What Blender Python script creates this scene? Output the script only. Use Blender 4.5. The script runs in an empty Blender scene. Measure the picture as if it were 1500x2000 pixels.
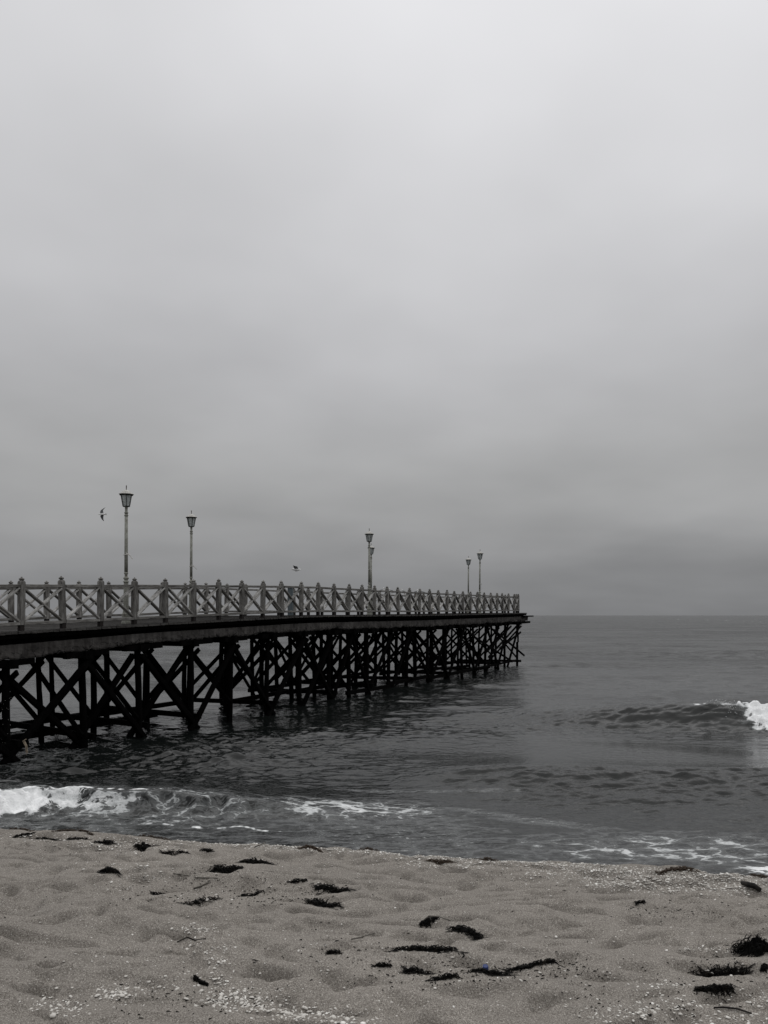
import bpy, math, random
import numpy as np
from mathutils import Vector, Matrix

# ------------------------------------------------------------------ camera, sky, sun, exposure
S = bpy.context.scene
COL = S.collection
EYE = 3.3          # eye height above the water (z = 0)
F = 1500.0         # focal length in pixels of the 1500 x 2000 photograph
HZ = 1202.0        # row of the horizon
SUN_EL, SUN_AZ = math.radians(77), math.radians(32)      # azimuth from +Y towards +X

cam_d = bpy.data.cameras.new('camera')
cam_d.sensor_width = 36.0
cam_d.lens = 36.0 * F / 2000.0
cam_d.shift_y = 202.0 / 2000.0
cam_d.clip_start = 0.05
cam_d.clip_end = 60000
cam = bpy.data.objects.new('camera', cam_d)
COL.objects.link(cam)
cam.location = (0, 0, EYE)
cam.rotation_euler = (math.radians(90), 0, 0)
S.camera = cam

S.view_settings.view_transform = 'Standard'
S.view_settings.look = 'None'
S.view_settings.gamma = 1
S.view_settings.exposure = 0.0
S.render.engine = 'CYCLES'
S.cycles.max_bounces = 6
S.cycles.diffuse_bounces = 3

W = bpy.data.worlds.new('World')
S.world = W
W.use_nodes = True
wt = W.node_tree
for nn in list(wt.nodes):
    wt.nodes.remove(nn)


def node(t, kind, ins=None, **kw):
    n = t.nodes.new(kind)
    for k, v in kw.items():
        setattr(n, k, v)
    for k, v in (ins or {}).items():
        if isinstance(v, bpy.types.NodeSocket):
            t.links.new(v, n.inputs[k])
        else:
            n.inputs[k].default_value = v
    return n


def math_(t, op, a, b=0.0, c=0.0, clamp=False):
    return node(t, 'ShaderNodeMath', {0: a, 1: b, 2: c}, operation=op, use_clamp=clamp).outputs[0]


def ramp(t, fac, stops, interp='LINEAR'):
    r = node(t, 'ShaderNodeValToRGB', {0: fac})
    cr = r.color_ramp
    cr.interpolation = interp
    while len(cr.elements) > 1:
        cr.elements.remove(cr.elements[-1])
    cr.elements[0].position = stops[0][0]
    c = stops[0][1]
    cr.elements[0].color = (*c, 1) if len(c) == 3 else c
    for p, c in stops[1:]:
        e = cr.elements.new(p)
        e.color = (*c, 1) if len(c) == 3 else c
    return r.outputs[0]


def g(v, tint=(1, 1, 1)):
    """sRGB grey 0..255 to a linear colour"""
    x = v / 255.0
    x = x / 12.92 if x < 0.04045 else ((x + 0.055) / 1.055) ** 2.4
    return (x * tint[0], x * tint[1], x * tint[2])


def build_world():
    t = wt
    tc = node(t, 'ShaderNodeTexCoord').outputs['Generated']
    sep = node(t, 'ShaderNodeSeparateXYZ', {0: tc})
    x, y, z = sep.outputs
    zz = math_(t, 'MAXIMUM', z, 0.0)
    # clouds lie in a high flat layer: project the direction on to it
    den = math_(t, 'ADD', zz, 0.22)
    px, py = math_(t, 'DIVIDE', x, den), math_(t, 'DIVIDE', y, den)
    cv = node(t, 'ShaderNodeCombineXYZ', {0: px, 1: py, 2: 0.0}).outputs[0]
    n1 = node(t, 'ShaderNodeTexNoise', {'Vector': cv, 'Scale': 0.85, 'Detail': 3.0, 'Roughness': 0.42, 'Distortion': 0.25}).outputs[0]
    n2 = node(t, 'ShaderNodeTexNoise', {'Vector': cv, 'Scale': 2.6, 'Detail': 3.0, 'Roughness': 0.45}).outputs[0]
    w = math_(t, 'MULTIPLY_ADD', n1, 0.10, -0.05)
    zc = math_(t, 'ADD', zz, math_(t, 'MULTIPLY', w, math_(t, 'SMOOTH_MIN', math_(t, 'MULTIPLY', zz, 4.0), 1.0, 0.2)))
    ti = (1.0, 0.999, 1.022)
    tb = (0.985, 1.0, 1.035)
    base = ramp(t, zc, [
        (0.0, g(131, tb)), (0.035, g(134, tb)), (0.075, g(145, ti)), (0.13, g(160)), (0.20, g(173)),
        (0.29, g(183, ti)), (0.40, g(196, ti)), (0.52, g(210, ti)), (0.62, g(224, ti)), (0.80, g(236, ti)), (1.0, g(240, ti))], 'B_SPLINE')
    # low pale band over a darker bank of stratus, to the right of the pier
    az = math_(t, 'ARCTAN2', x, y)
    bz = math_(t, 'MULTIPLY_ADD', n2, 0.018, -0.009)
    zb = math_(t, 'ADD', z, bz)
    band = math_(t, 'POWER', 2.718, math_(t, 'MULTIPLY', math_(t, 'POWER', math_(t, 'DIVIDE', math_(t, 'SUBTRACT', zb, 0.13), 0.025), 2.0), -1.0))
    azr = node(t, 'ShaderNodeMapRange', {0: az, 1: 0.05, 2: 0.5, 3: 0.0, 4: 1.0}, interpolation_type='SMOOTHSTEP').outputs[0]
    bright = math_(t, 'MULTIPLY', math_(t, 'MULTIPLY', band, azr), 0.10)
    dk = node(t, 'ShaderNodeMapRange', {0: zb, 1: 0.06, 2: 0.115, 3: 1.0, 4: 0.0}, interpolation_type='SMOOTHSTEP').outputs[0]
    dark = math_(t, 'MULTIPLY', math_(t, 'MULTIPLY', dk, azr), -0.12)
    mod = math_(t, 'ADD', math_(t, 'MULTIPLY_ADD', n1, 0.36, 0.805), math_(t, 'MULTIPLY_ADD', n2, 0.24, -0.12))
    mod = math_(t, 'ADD', mod, math_(t, 'ADD', bright, dark))
    # the veiled sun: a broad soft brightening
    sd = Vector((math.sin(0.30) * math.cos(0.62), math.cos(0.30) * math.cos(0.62), math.sin(0.62)))
    dp = node(t, 'ShaderNodeVectorMath', {0: tc, 1: tuple(sd)}, operation='DOT_PRODUCT').outputs['Value']
    sg = node(t, 'ShaderNodeMapRange', {0: dp, 1: 0.86, 2: 1.0, 3: 0.0, 4: 0.10}, interpolation_type='SMOOTHSTEP').outputs[0]
    mod = math_(t, 'ADD', mod, sg)
    cl = node(t, 'ShaderNodeVectorMath', {0: base, 1: node(t, 'ShaderNodeCombineXYZ', {0: mod, 1: mod, 2: mod}).outputs[0]}, operation='MULTIPLY').outputs[0]
    sky = node(t, 'ShaderNodeTexSky', sky_type='NISHITA', sun_disc=False, sun_elevation=SUN_EL, sun_rotation=SUN_AZ)
    bgs = node(t, 'ShaderNodeBackground', {0: sky.outputs[0], 1: 0.05})
    bgc = node(t, 'ShaderNodeBackground', {0: cl, 1: 1.0})
    mx = node(t, 'ShaderNodeMixShader', {0: 0.96, 1: bgs.outputs[0], 2: bgc.outputs[0]})
    node(t, 'ShaderNodeOutputWorld', {0: mx.outputs[0]})


build_world()

sun_d = bpy.data.lights.new('sun', 'SUN')
sun_d.energy = 1.05
sun_d.angle = math.radians(84)
sun_d.color = (1.0, 0.985, 0.96)
sun = bpy.data.objects.new('sun', sun_d)
COL.objects.link(sun)
sv = Vector((math.sin(SUN_AZ) * math.cos(SUN_EL), math.cos(SUN_AZ) * math.cos(SUN_EL), math.sin(SUN_EL)))
sun.rotation_euler = sv.to_track_quat('Z', 'Y').to_euler()
sun.location = sv * 200

# ------------------------------------------------------------------ helpers
R = random.Random(7)
NR = np.random.default_rng(11)


def mat(name, col=(0.2, 0.2, 0.2), rough=0.7, spec=0.3, build=None, metallic=0.0):
    m = bpy.data.materials.new(name)
    m.use_nodes = True
    t = m.node_tree
    b = t.nodes['Principled BSDF']
    b.inputs['Base Color'].default_value = (*col, 1)
    b.inputs['Roughness'].default_value = rough
    b.inputs['Specular IOR Level'].default_value = spec
    b.inputs['Metallic'].default_value = metallic
    if build:
        build(t, b)
    return m


def coords(t, kind='Object', scale=(1, 1, 1)):
    c = node(t, 'ShaderNodeTexCoord').outputs[kind] if kind != 'Position' else node(t, 'ShaderNodeNewGeometry').outputs['Position']
    return node(t, 'ShaderNodeMapping', {'Vector': c, 'Scale': scale}).outputs[0]


def noise(t, vec, scale, detail=4.0, rough=0.55, dist=0.0):
    return node(t, 'ShaderNodeTexNoise', {'Vector': vec, 'Scale': scale, 'Detail': detail, 'Roughness': rough, 'Distortion': dist}).outputs[0]


def bump(t, b, h, dist=0.01, strength=0.6):
    n = node(t, 'ShaderNodeBump', {'Height': h, 'Distance': dist, 'Strength': strength})
    t.links.new(n.outputs[0], b.inputs['Normal'])


def link(t, a, b):
    t.links.new(a, b)


class MB:
    """collects simple solids and links them as one mesh object"""

    def __init__(s):
        s.v, s.f, s.m = [], [], []

    def add(s, vs, fs, mi=0):
        o = len(s.v)
        s.v += [tuple(v) for v in vs]
        s.f += [tuple(i + o for i in f) for f in fs]
        s.m += [mi] * len(fs)

    def beam(s, p0, p1, w, h, up=(0, 0, 1), ch=0.0, mi=0, taper=1.0):
        """box from p0 to p1; w across, h along 'up'; ch = chamfer"""
        p0, p1 = Vector(p0), Vector(p1)
        d = (p1 - p0).normalized()
        up = Vector(up)
        sx = d.cross(up)
        if sx.length < 1e-4:
            sx = d.cross(Vector((1, 0, 0)))
        sx.normalize()
        u = sx.cross(d).normalized()
        a, b = w / 2, h / 2
        if ch > 0:
            q = [(-a + ch, -b), (a - ch, -b), (a, -b + ch), (a, b - ch), (a - ch, b), (-a + ch, b), (-a, b - ch), (-a, -b + ch)]
        else:
            q = [(-a, -b), (a, -b), (a, b), (-a, b)]
        k = len(q)
        vs = [p0 + sx * x + u * y for x, y in q] + [p1 + (sx * x + u * y) * taper for x, y in q]
        fs = [(i, (i + 1) % k, k + (i + 1) % k, k + i) for i in range(k)]
        fs += [tuple(range(k - 1, -1, -1)), tuple(range(k, 2 * k))]
        s.add(vs, fs, mi)

    def tube(s, pts, rads, n=8, mi=0, flat=1.0):
        pts = [Vector(p) for p in pts]
        vs, fs = [], []
        prev = None
        for i, p in enumerate(pts):
            d = (pts[min(i + 1, len(pts) - 1)] - pts[max(i - 1, 0)]).normalized()
            ref = prev if prev is not None else (Vector((0, 0, 1)) if abs(d.z) < 0.9 else Vector((1, 0, 0)))
            a = d.cross(ref)
            if a.length < 1e-5:
                a = d.cross(Vector((0.3, 1, 0.2)))
            a.normalize()
            b = a.cross(d).normalized()
            prev = b
            r = rads[i] if hasattr(rads, '__len__') else rads
            for k in range(n):
                an = 2 * math.pi * k / n
                vs.append(p + a * math.cos(an) * r + b * math.sin(an) * r * flat)
        for i in range(len(pts) - 1):
            for k in range(n):
                k2 = (k + 1) % n
                fs.append((i * n + k, i * n + k2, (i + 1) * n + k2, (i + 1) * n + k))
        fs.append(tuple(range(n - 1, -1, -1)))
        fs.append(tuple(range((len(pts) - 1) * n, len(pts) * n)))
        s.add(vs, fs, mi)

    def lathe(s, prof, n=12, c=(0, 0, 0), mi=0, rot=0.0, sx=1.0, sy=1.0):
        vs, fs = [], []
        for z, r in prof:
            for k in range(n):
                a = 2 * math.pi * k / n + rot
                vs.append((c[0] + r * math.cos(a) * sx, c[1] + r * math.sin(a) * sy, c[2] + z))
        for i in range(len(prof) - 1):
            for k in range(n):
                k2 = (k + 1) % n
                fs.append((i * n + k, i * n + k2, (i + 1) * n + k2, (i + 1) * n + k))
        fs.append(tuple(range(n - 1, -1, -1)))
        fs.append(tuple(range((len(prof) - 1) * n, len(prof) * n)))
        s.add(vs, fs, mi)

    def mesh(s, name, mats, smooth=False):
        me = bpy.data.meshes.new(name)
        me.from_pydata(s.v, [], s.f)
        for m in (mats if isinstance(mats, (list, tuple)) else [mats]):
            me.materials.append(m)
        me.polygons.foreach_set('material_index', s.m)
        if smooth:
            me.polygons.foreach_set('use_smooth', [True] * len(s.f))
        me.update()
        return me

    def build(s, name, mats, parent=None, smooth=False):
        return link_obj(name, s.mesh(name, mats, smooth), parent)


def link_obj(name, me, parent=None, M=None):
    o = bpy.data.objects.new(name, me)
    COL.objects.link(o)
    if parent:
        o.parent = parent
    if M is not None:
        o.matrix_local = M
    return o


def tag(o, label=None, cat=None, group=None, kind=None):
    for k, v in (('label', label), ('category', cat), ('group', group), ('kind', kind)):
        if v:
            o[k] = v
    return o


def thing(name, loc=(0, 0, 0), rz=0.0, **kw):
    o = bpy.data.objects.new(name, None)
    o.empty_display_size = 0.2
    COL.objects.link(o)
    o.location = loc
    o.rotation_euler = (0, 0, rz)
    return tag(o, **kw)


def copy_tree(o, parent=None):
    c = o.copy()
    COL.objects.link(c)
    if parent is not None:
        c.parent = parent
    for ch in list(o.children):
        copy_tree(ch, c)
    return c


def np_mesh(name, verts, faces, mats, smooth=True):
    """verts (n,3), faces (m,4) numpy arrays of quads"""
    me = bpy.data.meshes.new(name)
    me.vertices.add(len(verts))
    me.vertices.foreach_set('co', np.ascontiguousarray(verts, np.float32).ravel())
    k = faces.shape[1]
    me.loops.add(faces.size)
    me.loops.foreach_set('vertex_index', np.ascontiguousarray(faces, np.int32).ravel())
    me.polygons.add(len(faces))
    me.polygons.foreach_set('loop_start', np.arange(0, faces.size, k, dtype=np.int32))
    me.polygons.foreach_set('loop_total', np.full(len(faces), k, np.int32))
    me.polygons.foreach_set('use_smooth', np.full(len(faces), smooth, bool))
    for m in (mats if isinstance(mats, (list, tuple)) else [mats]):
        me.materials.append(m)
    me.update()
    me.validate()
    return me


def grid_faces(nr, nc):
    i = np.arange(nr - 1)[:, None] * nc + np.arange(nc - 1)[None, :]
    return np.stack([i, i + 1, i + nc + 1, i + nc], -1).reshape(-1, 4)


class Band:
    """tileable band-limited noise field"""

    def __init__(s, L, N, lmin, lmax, seed, pw=1.0, direc=0.0, ax=0.0, stretch=1.0):
        r = np.random.default_rng(seed)
        k = np.fft.fftfreq(N, L / N)
        kx, ky = np.meshgrid(k, k, indexing='xy')
        kx = kx * stretch
        kk = np.hypot(kx, ky) + 1e-9
        lam = 1 / kk
        a = kk ** (-pw) * (lam > lmin) * (lam < lmax)
        if direc:
            th = np.abs(np.cos(np.arctan2(kx, ky) - ax))
            a = a * (th ** direc + 0.04)
        sp = a * np.exp(2j * np.pi * r.random((N, N)))
        h = np.fft.ifft2(sp).real
        s.h = h / h.std()
        s.L, s.N = L, N

    def __call__(s, x, y):
        u, v = x / s.L * s.N, y / s.L * s.N
        i, j = np.floor(u).astype(int), np.floor(v).astype(int)
        fu, fv = u - i, v - j
        fu = fu * fu * (3 - 2 * fu) * 0.5 + fu * 0.5
        fv = fv * fv * (3 - 2 * fv) * 0.5 + fv * 0.5
        i0, i1, j0, j1 = i % s.N, (i + 1) % s.N, j % s.N, (j + 1) % s.N
        h = s.h
        return (h[j0, i0] * (1 - fu) + h[j0, i1] * fu) * (1 - fv) + (h[j1, i0] * (1 - fu) + h[j1, i1] * fu) * fv


def ss(a, b, x):
    t = np.clip((x - a) / (b - a), 0, 1)
    return t * t * (3 - 2 * t)


def ell(X, Y, cx, cy, rx, ry):
    return np.clip(1.25 - np.sqrt(((X - cx) / rx) ** 2 + ((Y - cy) / ry) ** 2), 0, 1)


# ------------------------------------------------------------------ beach
b1 = Band(9.0, 512, 0.13, 0.42, 1, 1.2, 0.8, 0, 1.3)
b2 = Band(17.0, 512, 0.42, 1.3, 2, 1.4, 0.8, 0, 1.2)
b3 = Band(41.0, 256, 2.0, 9.0, 3, 1.2)
b4 = Band(3.1, 512, 0.03, 0.12, 4, 0.8)


def crest_y(X):
    return 7.17 - 0.207 * X


DIMPLES = [(R.uniform(-3.6, 4.2), R.uniform(3.0, 7.6), R.uniform(0.08, 0.17), R.uniform(0.05, 0.085), R.uniform(-1.2, 1.2), R.uniform(0.025, 0.05)) for _ in range(190)]


def beach_base(X, Y):
    u = (Y - crest_y(X)) * 0.98
    # flat-topped berm then the steep wet foreshore
    z = 1.12 - 0.125 * np.clip(u, -6, 0)
    z = z - 0.125 * np.clip(u, 0, None)
    q = np.clip(u + 0.35, 0, None)
    z = z - 0.30 * (np.sqrt(q * q + 0.16) - 0.4)
    z = np.maximum(z, -2.5 - 0.01 * u)
    return z


def beach_z(X, Y, fine=True):
    X, Y = np.asarray(X, float), np.asarray(Y, float)
    z = beach_base(X, Y)
    u = Y - crest_y(X)
    dry = ss(1.0, -0.1, u)
    m = 0.35 + 0.65 * dry
    r1, r2 = b1(X + 3.3 + 0.07 * b2(X + 9, Y), Y + 1.1), b2(X, Y)
    # wind-softened footprints: sharp little crests and rounded hollows
    z = z + m * (0.0190 * (r1 - 0.75 * np.abs(r1)) + 0.0235 * (r2 - 0.35 * np.abs(r2)) + 0.018 * b3(X, Y))
    if fine:
        near = ss(14, 8, Y) * ss(12, 7, np.abs(X))
        z = z + 0.0012 * b4(X, Y) * near
    for (cx, cy, rx, ry, a, d) in DIMPLES:
        sel = (np.abs(X - cx) < 0.6) & (np.abs(Y - cy) < 0.6)
        if sel.any():
            ca, sa = math.cos(a * 0.3), math.sin(a * 0.3)
            dx, dy = (X - cx) * ca + (Y - cy) * sa, -(X - cx) * sa + (Y - cy) * ca
            rr = (dx / rx) ** 2 + (dy / ry) ** 2
            z = z + np.where(sel, d * (-np.exp(-rr) + 0.55 * np.exp(-(np.sqrt(rr) - 1.45) ** 2 / 0.16) * (dy < 0.3 * ry)), 0)
    return z


_gx, _gy = np.arange(-9.0, 9.5, 0.02), np.arange(2.0, 11.5, 0.02)
_GZ = beach_z(*np.meshgrid(_gx, _gy), fine=False)


def bz(X, Y):
    """quick look-up of the beach height"""
    u = np.clip((np.asarray(X, float) + 9.0) / 0.02, 0, len(_gx) - 1.001)
    v = np.clip((np.asarray(Y, float) - 2.0) / 0.02, 0, len(_gy) - 1.001)
    i, j = u.astype(int), v.astype(int)
    a, b = u - i, v - j
    return (_GZ[j, i] * (1 - a) + _GZ[j, i + 1] * a) * (1 - b) + (_GZ[j + 1, i] * (1 - a) + _GZ[j + 1, i + 1] * a) * b


def ground_hits(px, py):
    """where the sight lines of many pixels meet the sand"""
    px, py = np.asarray(px, float), np.asarray(py, float).copy()
    dx = (px - 750) / F
    for _ in range(12):
        dz = (HZ - py) / F
        Y = np.full(len(px), 2.2)
        for _ in range(950):
            Y = Y + (bz(dx * Y, Y) < EYE + dz * Y) * 0.008
        miss = Y > 9.4
        if not miss.any():
            break
        py = py + miss * 1.0             # just above the crest: slide down on to the sand
    return dx * Y, Y


def gp(px, py):
    X, Y = ground_hits([px], [py])
    return Vector((X[0], Y[0], float(beach_z(X[0], Y[0]))))


def graded(lo, hi, d, far, growth=1.09):
    """coordinates dense between lo and hi, widening out to +-far"""
    mid = np.arange(lo, hi, d)
    out, s = [], d
    x = hi
    while x < far[1]:
        out.append(x)
        s *= growth
        x += s
    left, s, x = [], d, lo
    while x > far[0]:
        s *= growth
        x -= s
        left.append(x)
    return np.concatenate([left[::-1], mid, out])


def sand_mat():
    def f(t, b):
        p = coords(t, 'Position')
        grain = noise(t, p, 230.0, 2.0, 0.8)
        grain2 = noise(t, p, 120.0, 3.0, 0.75)
        med = noise(t, p, 9.0, 4.0, 0.6)
        big = noise(t, p, 0.9, 3.0, 0.5)
        v = math_(t, 'ADD', math_(t, 'MULTIPLY', grain, 0.55), math_(t, 'MULTIPLY', grain2, 0.45))
        c = ramp(t, v, [(0.34, (0.043, 0.038, 0.032)), (0.46, (0.158, 0.144, 0.127)), (0.55, (0.252, 0.232, 0.207)), (0.66, (0.52, 0.495, 0.455))])
        mm = math_(t, 'ADD', math_(t, 'MULTIPLY_ADD', med, 0.30, 0.86), math_(t, 'MULTIPLY_ADD', big, 0.34, -0.18))
        c = node(t, 'ShaderNodeVectorMath', {0: c, 1: node(t, 'ShaderNodeCombineXYZ', {0: mm, 1: mm, 2: mm}).outputs[0]}, operation='MULTIPLY').outputs[0]
        # wet sand low on the foreshore
        z = node(t, 'ShaderNodeSeparateXYZ', {0: node(t, 'ShaderNodeNewGeometry').outputs['Position']}).outputs[2]
        wet = node(t, 'ShaderNodeMapRange', {0: z, 1: 0.72, 2: 0.98, 3: 1.0, 4: 0.0}).outputs[0]
        c2 = node(t, 'ShaderNodeMix', {0: wet, 6: c, 7: (0.055, 0.052, 0.047, 1)}, data_type='RGBA').outputs[2]
        link(t, c2, b.inputs['Base Color'])
        link(t, math_(t, 'MULTIPLY_ADD', wet, -0.65, 0.92), b.inputs['Roughness'])
        bump(t, b, math_(t, 'ADD', v, math_(t, 'MULTIPLY', med, 0.6)), 0.006, 0.75)
    return mat('sand', rough=0.92, spec=0.15, build=f)


M_SAND = sand_mat()


def build_beach():
    xs = graded(-4.6, 4.9, 0.0135, (-420, 420), 1.10)
    ys = [2.3]
    while ys[-1] < 9.3:
        ys.append(ys[-1] + max(0.008, 0.0022 * ys[-1]))
    out, s, y = [], 0.02, ys[-1]
    while y < 130:
        s *= 1.10
        y += s
        out.append(y)
    lo, s, y = [], 0.01, 2.3
    while y > -160:
        s *= 1.13
        y -= s
        lo.append(y)
    ys = np.array(lo[::-1] + ys + out)
    X, Y = np.meshgrid(xs, ys)
    Z = beach_z(X, Y)
    v = np.stack([X, Y, Z], -1).reshape(-1, 3)
    o = link_obj('sand', np_mesh('sand', v, grid_faces(len(ys), len(xs)), M_SAND))
    tag(o, label='grey brown trampled sand beach sloping down to the surf', kind='structure')


build_beach()

# ------------------------------------------------------------------ sea
wA = Band(97.0, 512, 2.4, 16.0, 21, 1.5, 3.0, 0.15)
wB = Band(31.0, 1024, 0.7, 2.6, 22, 1.9, 2.6, -0.1)
wC = Band(13.0, 1024, 0.14, 0.7, 23, 1.9, 2.4, 0.1)
wP = Band(120.0, 256, 6.0, 40.0, 24, 1.0, 0, 0, 2.2)
wF = Band(5.3, 512, 0.07, 0.5, 25, 1.5)
wF2 = Band(7.7, 512, 0.25, 1.2, 26, 1.2)


def sea_parts(X, Y, fade):
    """returns height, forward shift (dy) and foam density"""
    D = np.hypot(X, Y)
    # patches of wind ruffling and slick
    ruff = np.clip(0.62 + 0.42 * wP(X + 15, Y * 1.0), 0.18, 1.5)
    slick = ell(X, Y, 5.2, 17.8, 6.5, 2.0)
    ruff = ruff * (1 - 0.78 * np.minimum(slick * 1.5, 1))
    shoal = ss(9, 18, Y)
    z = 0.05 * wA(X, Y) * shoal * ss(400, 60, D)
    z = z * (1 - 0.7 * ss(4.0, 6.5, X) * np.exp(-((Y - 23.3) / 3.0) ** 4))
    cB = wB(X, Y)
    calm = ss(3.5, -0.5, X) * ss(30, 22, Y)          # churned water in the lee of the pier
    swl = ss(4.0, 6.0, X) * np.exp(-((Y - 23.3) / 2.6) ** 4)
    ampB = (0.018 + 0.014 * ss(20, 32, D)) * (1 + 0.45 * calm) * (1 - 0.9 * swl)
    z = z + ruff * ampB * (cB + 0.18 * cB ** 2) * np.clip(shoal, 0.35, 1) * fade[0]
    z = z + ruff * (0.0095 + 0.004 * ss(18, 26, D)) * (1 + 0.35 * calm) * wC(X, Y) * fade[1]
    foam = np.zeros_like(z)
    dy = np.zeros_like(z)

    # ---- the peeling wave out on the right
    yc = 24.4 - 0.30 * (X - 5.6) + 0.012 * (X - 5.6) ** 2 + 0.10 * wF2(X * 0.09, X * 0 + 2)
    A = 0.66 * ss(2.6, 10.6, X) * (1 - 0.25 * ss(10.6, 12.5, X)) * ss(60, 30, X)
    s = Y - yc
    front = np.where(s < 0, np.exp(-(s / 1.10) ** 2), np.exp(-(s / 2.6) ** 2))
    h = A * front - 0.10 * A * np.exp(-((s + 1.7) / 0.9) ** 2)
    z = z + h
    dy = dy - 0.45 * A * front ** 3
    z = z + A * front * (s < 0.2) * (0.018 * wC(X + 1.7, Y * 1.2))
    broke = ss(10.25, 10.95, X + 0.12 * wF2(X, Y))
    roll = broke * ell(X * 0, s, 0, -0.62 - 0.28 * ss(10.1, 11.6, X), 1, 0.92)
    lump = wF(X, Y) * 0.30 + wF2(X, Y * 1.3) * 0.70
    rl = np.clip(roll * 1.6, 0, 1)
    z = z + rl * (0.05 + 0.075 * lump)
    foam = np.maximum(foam, rl * 1.15 + rl * 0.10 * lump)
    lip = ss(8.9, 9.7, X) * np.exp(-((s - 0.10) / 0.09) ** 2)
    foam = np.maximum(foam, lip * (0.62 + 0.25 * wF2(X * 2, Y)))

    # ---- the little shore break on the left
    yl = 13.25 - 0.10 * (X + 5.0) + 0.10 * wF2(X * 0.6, X * 0 + 4)
    Al = 0.30 * ss(0.6, -4.2, X) + 0.04 + 0.05 * ss(-6, -9, X)
    Al = Al * ss(3.0, 0.0, X)
    s = Y - yl
    prof = np.where(s < 0, np.exp(-(np.abs(s) / 0.42) ** 2.2), np.exp(-(s / 1.7) ** 2))
    z = z + Al * prof
    dy = dy - 0.55 * Al * prof ** 3
    broke = ss(-5.1, -6.1, X + 0.15 * wF2(X, Y))
    roll = broke * ell(X * 0, s, 0, -0.50, 1, 0.34)
    rl = np.clip(roll * 1.7, 0, 1)
    z = z + rl * (0.10 + 0.055 * lump)
    foam = np.maximum(foam, rl * 1.1 + 0.10 * rl * lump)
    face = ell(X * 0, s, 0, -0.30, 1, 0.55)
    foam = np.maximum(foam, face * (0.30 + 0.36 * ss(-3.8, -5.4, X) + 0.12 * lump) * ss(-3.2, -4.2, X))
    foam = np.maximum(foam, face * 0.30 * ss(-1.9, -3.0, X))
    lipl = np.exp(-((s - 0.03) / 0.07) ** 2) * ss(-3.1, -3.9, X)
    foam = np.maximum(foam, lipl * (0.75 + 0.2 * wF2(X * 2, Y)))

    # ---- the low swell that wrinkles the water on the right, close in
    yr = 15.2 - 0.06 * (X - 4)
    s = Y - yr
    Ar = 0.16 * ss(-0.5, 3.0, X)
    Ar = Ar * 1.3
    pr = np.where(s < 0, np.exp(-(s / 1.7) ** 2), np.exp(-(s / 1.2) ** 2))
    z = z + Ar * pr
    z = z + Ar * pr * (0.16 * wB(X * 1.3 + 5, Y * 2.3) + 0.085 * wC(X + 3, Y * 1.5)) * ss(1.5, -0.6, s)

    # ---- foam lace left by the last wave
    lace = ell(X, Y, -0.55, 12.95, 1.75, 0.75)
    foam = np.maximum(foam, 0.44 * np.clip(lace * 1.4, 0, 1) + 0.08 * lace * wF2(X, Y))
    lace = ell(X, Y, -3.3, 12.75, 1.4, 0.8)
    foam = np.maximum(foam, 0.33 * np.clip(lace * 1.5, 0, 1))
    yw = 10.86 - 0.19 * X            # still-water line
    e = Y - yw
    foam = np.maximum(foam, 0.23 * ss(2.6, 1.0, e) * ss(-3.6, -0.5, X) * ss(2.4, 1.0, X))
    foam = np.maximum(foam, 0.23 * ss(2.1, 1.3, e) * ss(-0.8, -3.2, X))
    sw = ell(X, Y, 4.1, 10.85, 2.7, 0.85)
    foam = np.maximum(foam, 0.36 * np.clip(sw * 1.3, 0, 1) + 0.10 * sw * wF2(X, Y))
    tr = np.exp(-((Y - (12.9 - 0.55 * (X - 1.6))) / 0.22) ** 2) * ss(0.8, 1.3, X) * ss(4.6, 3.0, X)
    foam = np.maximum(foam, 0.27 * tr)
    tr = np.exp(-((Y - (14.4 - 0.1 * X)) / 0.10) ** 2) * ss(-1, 0, X) * ss(3, 2.0, X)
    foam = np.maximum(foam, 0.22 * tr)
    # run-up edge
    edge = np.exp(-((e - 0.62 - 0.05 * wF2(X * 0.5, X * 0)) / 0.06) ** 2)
    foam = np.maximum(foam, edge * (0.42 + 0.25 * wF2(X * 3 + 1, X * 0.5)) * (1.0 * ss(-1.2, -2.0, X) * ss(-4.4, -3.4, X) + 0.75 * ss(-0.8, 0.3, X) * ss(1.3, 0.6, X)))
    corner = ell(X, Y, 5.3, 9.95, 0.75, 0.24)
    foam = np.maximum(foam, 0.85 * np.clip(corner * 1.6, 0, 1))
    # scattered flecks under the pier edge
    fl = np.exp(-((Y - 17.2) / 1.5) ** 2) * ss(-6, -8, X)
    foam = np.maximum(foam, 0.17 * fl)
    z = z + 0.012 * np.clip(foam - 0.3, 0, 1) * np.clip(wF(X, Y), 0, 2)
    return z, dy, foam


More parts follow.
